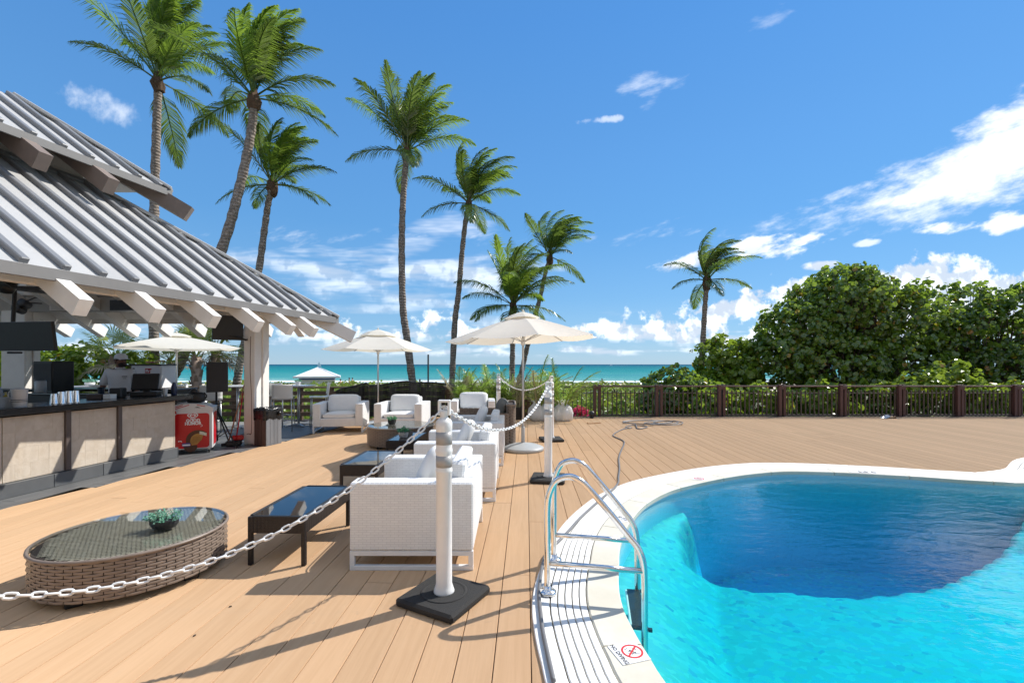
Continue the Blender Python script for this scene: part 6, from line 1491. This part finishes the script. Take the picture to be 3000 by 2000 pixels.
# --- high tables and stools on the terrace
STOOLW = pbr('stool_shell', (.70, .685, .65), .45, var=.04)
def stool(label, loc, rz):
    t_ = thing('bar_stool', label, 'bar stool', loc, rz, 'white bar stools on the terrace'); mb = MB(); n = 8; prof2 = []
    pr = [(-.21, .735), (-.19, .75), (.0, .745), (.15, .745), (.195, .77), (.215, .84), (.23, .95), (.25, 1.09)]
    for (y, z) in spline([V(0, y, z) for y, z in pr], 3) and [(q.y, q.z) for q in spline([V(0, y, z) for y, z in pr], 3)]: prof2.append((y, z))
    vs = []; m_ = len(prof2)
    for (y, z) in prof2:
        for k in range(n+1): s = k/n*2-1; vs.append(V(s*.215, y-(.035*s*s if z > .8 else 0), z-(.0 if z > .8 else -.012*s*s)))
    vs2 = [p+V(0, .012, -.016 if p.z < .8 else 0) for p in vs]; o_ = len(vs); f = []
    for j in range(m_-1):
        for k in range(n): a = j*(n+1)+k; f += [(a, a+1, a+n+2, a+n+1), (o_+a+n+1, o_+a+n+2, o_+a+1, o_+a)]
    for j in range(m_-1):
        for k in (0, n): a = j*(n+1)+k; f.append((a, a+n+1, o_+a+n+1, o_+a))
    for k in range(n): f += [(k, k+1, o_+k+1, o_+k), ((m_-1)*(n+1)+k, (m_-1)*(n+1)+k+1, o_+(m_-1)*(n+1)+k+1, o_+(m_-1)*(n+1)+k)]
    mb.add(vs+vs2, f); mb.build('shell', STOOLW, t_, smooth=True)
    ft = []
    for sx in (-1, 1):
        for sy in (-1, 1): MB().tube([(sx*.18, sy*.17, .735), (sx*.20, sy*.20, 0)], .011, 8).build('leg', ALU, t_, smooth=True)
    for sx in (-1, 1): MB().tube([(sx*.193, -.19, .28), (sx*.193, .19, .28)], .008, 6).build('footrest', ALU, t_, smooth=True)
    for sy in (-1, 1): MB().tube([(-.193, sy*.19, .28), (.193, sy*.19, .28)], .008, 6).build('footrest', ALU, t_, smooth=True)
    return t_
def htable(label, loc, w=.62):
    t_ = thing('high_table', label, 'bar table', loc, 0, 'high bar tables on the terrace'); MB().box((0, 0, 1.015), (w, w, .03), bev=.006).build('table_top', PALE_TOP, t_); MB().tube([(0, 0, .05), (0, 0, 1.0)], .03, 12).build('column', ALU, t_, smooth=True)
    for k in range(4): a = R(45+90*k); d = V(math.cos(a), math.sin(a), 0); MB().beam(V(0, 0, .055), d*.33+V(0, 0, .025), .05, .03, bev=.006).build('foot', ALU, t_); 
    return t_
PALE_TOP = pbr('pale_table_top', (.55, .56, .58), .3)
terr = [((875, 1248), 'high table by the timber fence with a white-potted plant'), ]
tA = G(875, 1248); htable('high square bar table by the timber fence with a small potted plant', tA)
htable('high bar table seen between loudspeaker and freezer', (-6.75, 11.2, 0)); htable('high bar table beyond the pavilion left of the bartender', (-10.3, 11.1, 0)); htable('high bar table seen behind the bar register', (-8.55, 11.4, 0))
stool('white bar stool with its back to the litter bin, at the high table', G(828, 1262), R(205)); stool('white bar stool facing the litter bin across the high table', G(935, 1250), R(-62)); stool('white bar stool half hidden behind the pavilion column', (-5.75, 11.4, 0), R(160))
stool('white bar stool right behind the ice-cream freezer', (-6.85, 10.35, 0), R(215)); stool('white bar stool behind the loudspeaker stand', (-6.15, 10.9, 0), R(-60)); stool('white bar stool by the parasol pole beyond the bar', (-7.75, 11.2, 0), R(120))
stool('white bar stool left of the bartender, back towards the bar', (-9.35, 10.5, 0), R(180)); stool('white bar stool beside the black box on the bar, turned sideways', (-10.55, 10.4, 0), R(150))
pot_plant('small plant in a white pot on the high table by the timber fence', (tA.x-.02, tA.y, 1.03), .055, .09, WHITE_PLASTIC, 40, 1.6, .03, SUCC); pot_plant('small plant in a white bowl on the high table beyond the pavilion', (-10.3, 11.1, 1.03), .09, .08, WHITE_PLASTIC, 50, 1.7, .035, SUCC)
# --- things on and behind the bar
ZT = 1.036
stn = thing('drinks_station', 'black drinks station with a glossy top behind the stone bar', 'counter', (-7.5, 7.85, 0)); MB().box((-7.55, 7.85, .52), (1.55, .42, 1.04), bev=.01).build('cabinet', BLACK, stn, world=True); MB().box((-7.55, 7.84, 1.055), (1.6, .48, .03), bev=.006).build('top', BLACK_GLASS, stn, world=True)
CLEARP = glassy('clear_plastic', (.80, .82, .85), 1.4, .12); FROST = pbr('frosted_plastic', (.36, .38, .40), .35, var=.2)
def onbar(px, py, dzt=0.0): q = G(px, py, ZT+dzt); return q
def vessel(name, label, cat, loc, prof3, mat, seg=18, group=None):
    o = MB().lathe(prof3, seg).build('body' if False else name, mat, smooth=True); smooth_angle(o, 40); o.location = loc; return tag(o, label, cat, group)
pt = thing('pitcher', 'clear plastic measuring pitcher standing on the bar edge', 'pitcher', onbar(57, 1193)); MB().lathe([(.062, 0), (.064, .004), (.074, .21), (.078, .225), (.072, .225), (.060, .01), (0, .008)], 20).build('jug', FROST, pt, smooth=True); MB().tube(spline([(-.07, 0, .19), (-.125, 0, .18), (-.12, 0, .08), (-.066, 0, .05)], 6), .008, 6).build('handle', FROST, pt, smooth=True)
for z in (.07, .09): MB().lathe([(.0685+z*.04, z), (.0687+z*.04, z+.006)], 20).build('measure_line', INK, pt)
for k, (px, py, hh) in enumerate(((159, 1182, .13), (180, 1181, .155), (202, 1179, .158), (222, 1177, .155))):
    vessel('cocktail_tin', ('short upturned steel cocktail tin, smallest of the row on the bar', 'upturned steel cocktail tin next to the short one', 'upturned steel cocktail tin between two others of its height', 'upturned steel cocktail tin at the register end of the row')[k], 'cocktail tin', onbar(px, py), [(.046, 0), (.046, .006), (.044, .01), (.034, hh-.01), (.031, hh), (0, hh)], CHROME, 18, 'steel cocktail tins on the bar')
jr = thing('storage_jar', 'tall clear jar with a lid standing behind the pitcher', 'jar', (-8.08, 7.80, 1.07)); MB().lathe([(.07, 0), (.075, .01), (.075, .19), (.068, .20)], 18).build('jar', FROST, jr, smooth=True); MB().lathe([(.078, .19), (.078, .225), (0, .225)], 18).build('lid', CLEARP, jr, smooth=True)
bs = thing('speaker_box', 'large black speaker box standing behind the bar beside the column', 'speaker', (-8.32, 8.12, 0), R(-12)); MB().box((0, .12, 1.33), (.46, .34, .55), bev=.012).build('cabinet', BLACK, bs); MB().box((.02, -.055, 1.33), (.40, .012, .48), bev=.004).build('grille', bpy.data.materials['grille_black'], bs); MB().box((0, .12, .53), (.4, .3, 1.06), bev=.01).build('pedestal', BLACK, bs)
rg_ = thing('cash_register', 'black touchscreen cash register at the end of the bar', 'cash register', V(-5.98, 7.42, ZT), R(24))
MB().box((0, .05, .035), (.36, .30, .07), bev=.01).build('base', BLACK, rg_); M_ = Matrix.Translation((.0, .02, .23)) @ Matrix.Rotation(R(-22), 4, 'X'); MB().box((0, 0, 0), (.36, .035, .28), bev=.01, M=M_).build('monitor', BLACK, rg_); MB().box((0, -.0185, .003), (.315, .004, .235), M=M_ @ Matrix.Translation((0, 0, 0))).build('screen', pbr('screen_dim', (.10, .105, .10), .12), rg_); MB().box((0, .08, .13), (.1, .06, .16), bev=.01).build('neck', BLACK, rg_)
cd = thing('card_reader', 'small black printer beside the cash register', 'printer', V(-6.13, 7.08, ZT), R(18)); MB().box((0, 0, .075), (.16, .18, .15), bev=.015).build('body', BLACK, cd); MB().box((0, -.06, .152), (.08, .03, .006)).build('paper_slot', GREY_PLASTIC, cd)
bx2 = thing('napkin_box', 'brown box with white folded napkins on the bar before the bartender', 'napkin box', V(-6.08, 6.78, ZT), R(8)); MB().box((-.09, 0, .035), (.2, .14, .07), bev=.004).build('box', pbr('dark_brown_box', (.05, .03, .025), .6), bx2)
for k in range(3): MB().box((.045+.034*k, 0, .035), (.031, .13, .07), bev=.003).build('napkin_stack', WHITE_PLASTIC, bx2)
vessel('cup_stack', 'stack of beige paper cups in front of the bartender', 'paper cups', V(-6.35, 7.35, ZT), [(.034, 0), (.038, .04), (.036, .045), (.04, .09), (.037, .095), (.042, .14), (0, .14)], pbr('beige_cup', (.55, .48, .38), .6), 16)
vessel('drink_bottle', 'dark blue bottle at the far end of the bar', 'bottle', V(-5.75, 7.74, ZT), [(.04, 0), (.042, .01), (.042, .13), (.03, .17), (.02, .2), (.022, .21), (0, .21)], pbr('blue_bottle', (.01, .015, .06), .2), 16)
vessel('drink_cup', 'white cup beside the dark blue bottle', 'cup', V(-5.84, 7.66, ZT), [(.03, 0), (.042, .12), (.039, .12), (.028, .005), (0, .005)], WHITE_PLASTIC, 16)
vessel('glass_cup', 'dark tumbler beside the beige cups', 'tumbler', V(-6.55, 7.25, ZT), [(.036, 0), (.045, .15), (.041, .15), (.034, .01), (0, .01)], pbr('dark_tumbler', (.01, .02, .04), .2), 16)
tray = thing('ice_bin', 'grey translucent plastic bin at the pitcher end of the bar', 'bin', V(-6.18, 5.35, ZT)); 
for s_ in (-1, 1): MB().box((s_*.17, 0, .06), (.008, .26, .12)).build('side', FROST, tray); MB().box((0, s_*.13, .06), (.34, .008, .12)).build('end', FROST, tray)
MB().box((0, 0, .005), (.34, .26, .01)).build('bottom', FROST, tray)
for k, (px, c_, lab) in enumerate(((4, (.22, .24, .28), 'pale glass liquor bottle beside the storage bin'), (17, (.30, .22, .03), 'amber liquor bottle beside the pale one'))):
    vessel('liquor_bottle', lab, 'bottle', V((px-CX)/FP*5.9, 5.9, ZT), [(.036, 0), (.038, .01), (.038, .10), (.014, .15), (.014, .19), (.016, .2), (0, .2)] if k == 0 else [(.03, 0), (.032, .01), (.032, .09), (.012, .12), (.012, .155), (0, .155)], pbr('bottle%d' % k, c_, .1), 14)
es = thing('coffee_machine', 'white coffee machine with a red square logo behind the bartender', 'coffee machine', (-7.10, 9.02, 1.08), R(4)); MB().box((0, 0, .225), (.56, .42, .45), bev=.012).build('body', PRW, es); MB().box((0, 0, .462), (.60, .46, .025), bev=.006).build('cup_tray', BLACK, es); MB().box((-.225, -.215, .22), (.03, .012, .36), bev=.002).build('dark_strip', BLACK, es)
MB().box((.03, -.2125, .345), (.09, .006, .09)).build('logo_square', REDP, es); mb = text_mb('illy', .07, .002); xf(mb, Matrix.Translation((.03, -.217, .345)) @ Matrix.Rotation(R(90), 4, 'X')); mb.build('lettering', PRW, es, norm=False); MB().box((.085, -.2125, .378), (.03, .006, .024)).build('logo_tab', REDP, es)
cu_ = thing('cup_pile', 'small heap of pinkish packets on top of the coffee machine', 'packets', (-7.05, 9.0, 1.555)); rr = random.Random(4); 
for k in range(9): MB().puff((rr.uniform(-.12, .12), rr.uniform(-.1, .1), .02+rr.uniform(0, .05)), (.07, .05, .04), e=.6, n=10, m=6).build('packet', pbr('packet%d' % k, (.5, .25+.1*(k % 3), .2), .6), cu_, smooth=True)
# --- televisions, lamps, fan, ceiling speakers
tv = thing('television', 'large dark television hanging over the bar beside the back column', 'television', (P(20, 985, 6.6).x, 6.6, 0))
a, b_ = P(161, 988, 6.55), P(-140, 983, 6.75); ctr = (a+b_)/2-tv.location; M_ = Matrix.Translation(ctr) @ Matrix.Rotation(math.atan2(a.y-b_.y, a.x-b_.x), 4, 'Z') @ Matrix.Rotation(R(7), 4, 'X'); MB().box((0, 0, 0), ((a-b_).length, .05, .42), bev=.008, M=M_).build('housing', BLACK, tv); MB().box((0, -.027, .003), ((a-b_).length-.03, .004, .385), M=M_).build('screen', BLACK_GLOSS, tv)
MB().tube([ctr+V(.1, .04, .1), ctr+V(.1, .1, 1.3)], .025, 8).build('ceiling_mount', BLACK, tv); MB().box(ctr+V(.12, .05, -.235), (.2, .05, .03), bev=.01).build('sensor', BLACK, tv)
tv2 = thing('television', 'smaller television on a bracket arm by the front column, seen edge-on', 'television', (-5.45, 8.6, 0)); c_ = P(668, 960, 8.55)-tv2.location; M_ = Matrix.Translation(c_) @ Matrix.Rotation(R(40), 4, 'Z') @ Matrix.Rotation(R(10), 4, 'X'); MB().box((0, 0, 0), (.5, .05, .46), bev=.01, M=M_).build('housing', BLACK, tv2); MB().box((0, .035, 0), (.22, .04, .2), bev=.01, M=M_).build('back_cover', BLACK, tv2); MB().tube([c_+V(.0, .02, -.15), c_+V(.25, .15, -.22), V(-5.16, 8.9, c_.z-.2)-tv2.location], .018, 8).build('bracket_arm', BLACK, tv2)
LENS, t, out = newmat('red_lens_lit'); em = t.node('ShaderNodeEmission', {'Color': (1, .02, .015), 'Strength': 2.2}); t.l.new(em.outputs[0], out.inputs[0])
for k, (px, py, lit) in enumerate(((70, 889, True), (54, 905, False))):
    l_ = thing('stage_lamp', ('small black stage lamp glowing red under the pavilion beam', 'small black unlit stage lamp under the red glowing one')[k], 'stage lamp', P(px, py, 8.5), 0, 'stage lamps on the beam'); M_ = Matrix.Rotation(R(75), 4, 'X') @ Matrix.Rotation(R(10), 4, 'Y'); MB().lathe([(.03, -.12), (.07, -.1), (.075, .06), (.07, .065)], 16, M=M_).build('housing', BLACK, l_, smooth=True)
    MB().lathe([(0, .055), (.062, .055)], 16, M=M_).build('lens', LENS if lit else BLACK_GLOSS, l_, norm=False); MB().tube([(0, .05, .05), (0, .2, .14), (0, .42, .16)], .012, 6).build('bracket', BLACK, l_)
for k, (px, py, w_) in enumerate(((371, 896, .46), (318, 845, .32))):
    l_ = thing('ceiling_speaker', ('black wedge speaker hanging on the far pavilion beam', 'black wedge speaker tucked under the pavilion rafters')[k], 'speaker', P(px, py, (8.75, 7.9)[k]), R(-6), 'wedge speakers under the roof'); MB().prism([(-w_/2, -.12), (w_/2, -.12), (w_*.36, .12), (-w_*.36, .12)], -.10, .10).build('cabinet', BLACK, l_); MB().box((0, -.125, 0), (w_-.04, .01, .16), bev=.003).build('grille', bpy.data.materials['grille_black'], l_); MB().tube([(0, .05, .08), (0, .05, (.32, .55)[k])], .012, 6).build('bracket', BLACK, l_)
fn = thing('ceiling_fan', 'dark ceiling fan under the pavilion roof above the television', 'ceiling fan', P(20, 842, 6.3)); MB().lathe([(.02, .12), (.09, .08), (.10, 0), (.06, -.08), (0, -.09)], 16).build('motor', BLACK, fn, smooth=True); MB().tube([(0, 0, .1), (0, 0, .9)], .016, 8).build('rod', BLACK, fn)
for k in range(5): a = R(20+72*k); d = V(math.cos(a), math.sin(a), 0); MB().beam(d*.12+V(0, 0, .0), d*.66+V(0, 0, .02), .13, .012, (.15*-d.y, .15*d.x, 1)).build('blade', BLACK, fn)
# --- bartender
mt = thing('person', 'bearded bartender in white polo shirt and pale cap looking aside behind the bar', 'person', (-7.20, 8.36, 0), R(30))
Vb = []; Eb = []; Rb = []
def jv(p, r_, par=None):
    Vb.append(V(*p)); Rb.append(r_ if hasattr(r_, '__len__') else (r_, r_)); i = len(Vb)-1
    if par is not None: Eb.append((par, i))
    return i
pel = jv((0, 0, .93), (.16, .12)); wai = jv((0, 0, 1.08), (.15, .105), pel); che = jv((0, .0, 1.27), (.17, .12), wai); ush = jv((0, .01, 1.40), (.13, .09), che); nk = jv((0, .0, 1.465), .056, ush); nk2 = jv((0, -.01, 1.51), .055, nk); hd1 = jv((.012, -.03, 1.575), (.072, .085), nk2); hd2_ = jv((.014, -.025, 1.65), (.078, .092), hd1)
for s_ in (-1, 1):
    sh_ = jv((s_*.165, .01, 1.405), .066, ush); el_ = jv((s_*.255, .03 if s_ > 0 else .02, 1.12), .044, sh_); fo = jv((s_*.245, -.11, .98), .038, el_); wr = jv((s_*.22, -.22, .94), .027, fo); pa = jv((s_*.205, -.285, .925), (.036, .018), wr)
    for k in range(4):
        f1 = jv((s_*(.232-.018*k), -.335-.006*(k in (1, 2)), .915), .0088, pa); f2 = jv((s_*(.232-.018*k), -.362-.008*(k in (1, 2)), .895), .0078, f1); jv((s_*(.23-.017*k), -.368-.006*(k in (1, 2)), .872), .0068, f2)
    th1 = jv((s_*.168, -.275, .915), .010, pa); jv((s_*.15, -.31, .905), .0085, th1)
    hp_ = jv((s_*.095, 0, .86), .092, pel); kn = jv((s_*.105, -.01, .49), .06, hp_); an_ = jv((s_*.105, .02, .08), .042, kn); jv((s_*.115, -.11, .035), (.04, .03), an_)
DSKIN = pbr('skin_bartender', (.20, .088, .05), .5, var=.06); POLO = pbr('white_polo', (.62, .62, .64), .9, var=.05, bump=.15, bscale=120, spec=.1); TROU = pbr('dark_trousers', (.02, .02, .025), .85); HAIRM = pbr('dark_beard', (.013, .008, .006), .8, var=.3, bump=.6, bscale=120); CAPM = pbr('pale_cap', (.72, .72, .74), .85, var=.04)
skinbody('body', Vb, Eb, Rb, DSKIN, mt, 2)
V2 = [V(0, 0, .93), V(0, 0, 1.08), V(0, 0, 1.27), V(0, .01, 1.40), V(0, .005, 1.447), V(.165, .01, 1.405), V(.215, .02, 1.26), V(.248, .027, 1.15), V(-.165, .01, 1.405), V(-.215, .016, 1.26), V(-.248, .02, 1.15)]
skinbody('polo_shirt', V2, [(0, 1), (1, 2), (2, 3), (3, 4), (3, 5), (5, 6), (6, 7), (3, 8), (8, 9), (9, 10)], [(.185, .145), (.178, .132), (.195, .145), (.15, .108), (.075, .07), .083, .074, .07, .083, .074, .07], POLO, mt, 2)
skinbody('trousers', [V(0, 0, .94), V(.095, 0, .85), V(.105, -.01, .49), V(.105, .02, .10), V(-.095, 0, .85), V(-.105, -.01, .49), V(-.105, .02, .10)], [(0, 1), (1, 2), (2, 3), (0, 4), (4, 5), (5, 6)], [(.17, .13), .105, .085, .075, .105, .085, .075], TROU, mt, 2)
MB().lathe([(.066, 1.452), (.078, 1.475), (.066, 1.497), (.06, 1.49)], 18).build('collar', POLO, mt, smooth=True); MB().box((.09, -.150, 1.33), (.075, .006, .014), R(14), .001).build('name_tag', INK, mt); MB().box((.09, -.152, 1.295), (.05, .004, .008), R(14)).build('chest_print', INK, mt)
HM = Matrix.Translation((.014, -.028, 1.61)) @ Matrix.Rotation(R(38), 4, 'Z')
def hpuff(name, c, d, mat, e=.9, n=14, m=9): MB().puff((0, 0, 0), d, M=HM @ Matrix.Translation(c), e=e, n=n, m=m).build(name, mat, mt, smooth=True)
hpuff('beard', (0, -.052, -.068), (.128, .105, .082), HAIRM); hpuff('nose', (0, -.104, .002), (.030, .040, .048), DSKIN); hpuff('hair', (0, .03, .02), (.165, .15, .16), HAIRM)
for s_ in (-1, 1): hpuff('ear', (s_*.082, .008, -.002), (.018, .042, .062), DSKIN); hpuff('eye', (s_*.032, -.090, .022), (.024, .012, .012), INK); hpuff('eyebrow', (s_*.033, -.094, .04), (.042, .012, .010), HAIRM)
hpuff('mouth', (0, -.106, -.048), (.042, .012, .010), pbr('lips', (.22, .07, .06), .5))
cap = MB(); cap.lathe([(.099, .035), (.102, .06), (.094, .10), (.066, .13), (.025, .143), (0, .145)], 20, M=HM @ Matrix.Translation((0, -.006, 0))); cap.build('cap', CAPM, mt, smooth=True)
bv = []; 
for k in range(9):
    a = R(-160+140*k/8); bv.append((.082*math.cos(a), -.03+.085*math.sin(a), .042)); bv.append((.084*math.cos(a), -.05+.155*math.sin(a)-.0, .034-.010*abs(math.cos(a))))
bm_ = MB().add([HM @ V(*q) for q in bv]+[HM @ V(q[0], q[1], q[2]+.006) for q in bv], [(2*k, 2*k+1, 2*k+3, 2*k+2) for k in range(8)]+[(18+2*k, 18+2*k+2, 18+2*k+3, 18+2*k+1) for k in range(8)]+[(2*k+1, 2*k+3, 18+2*k+3, 18+2*k+1) for k in range(8)]); bm_.build('cap_brim', CAPM, mt)
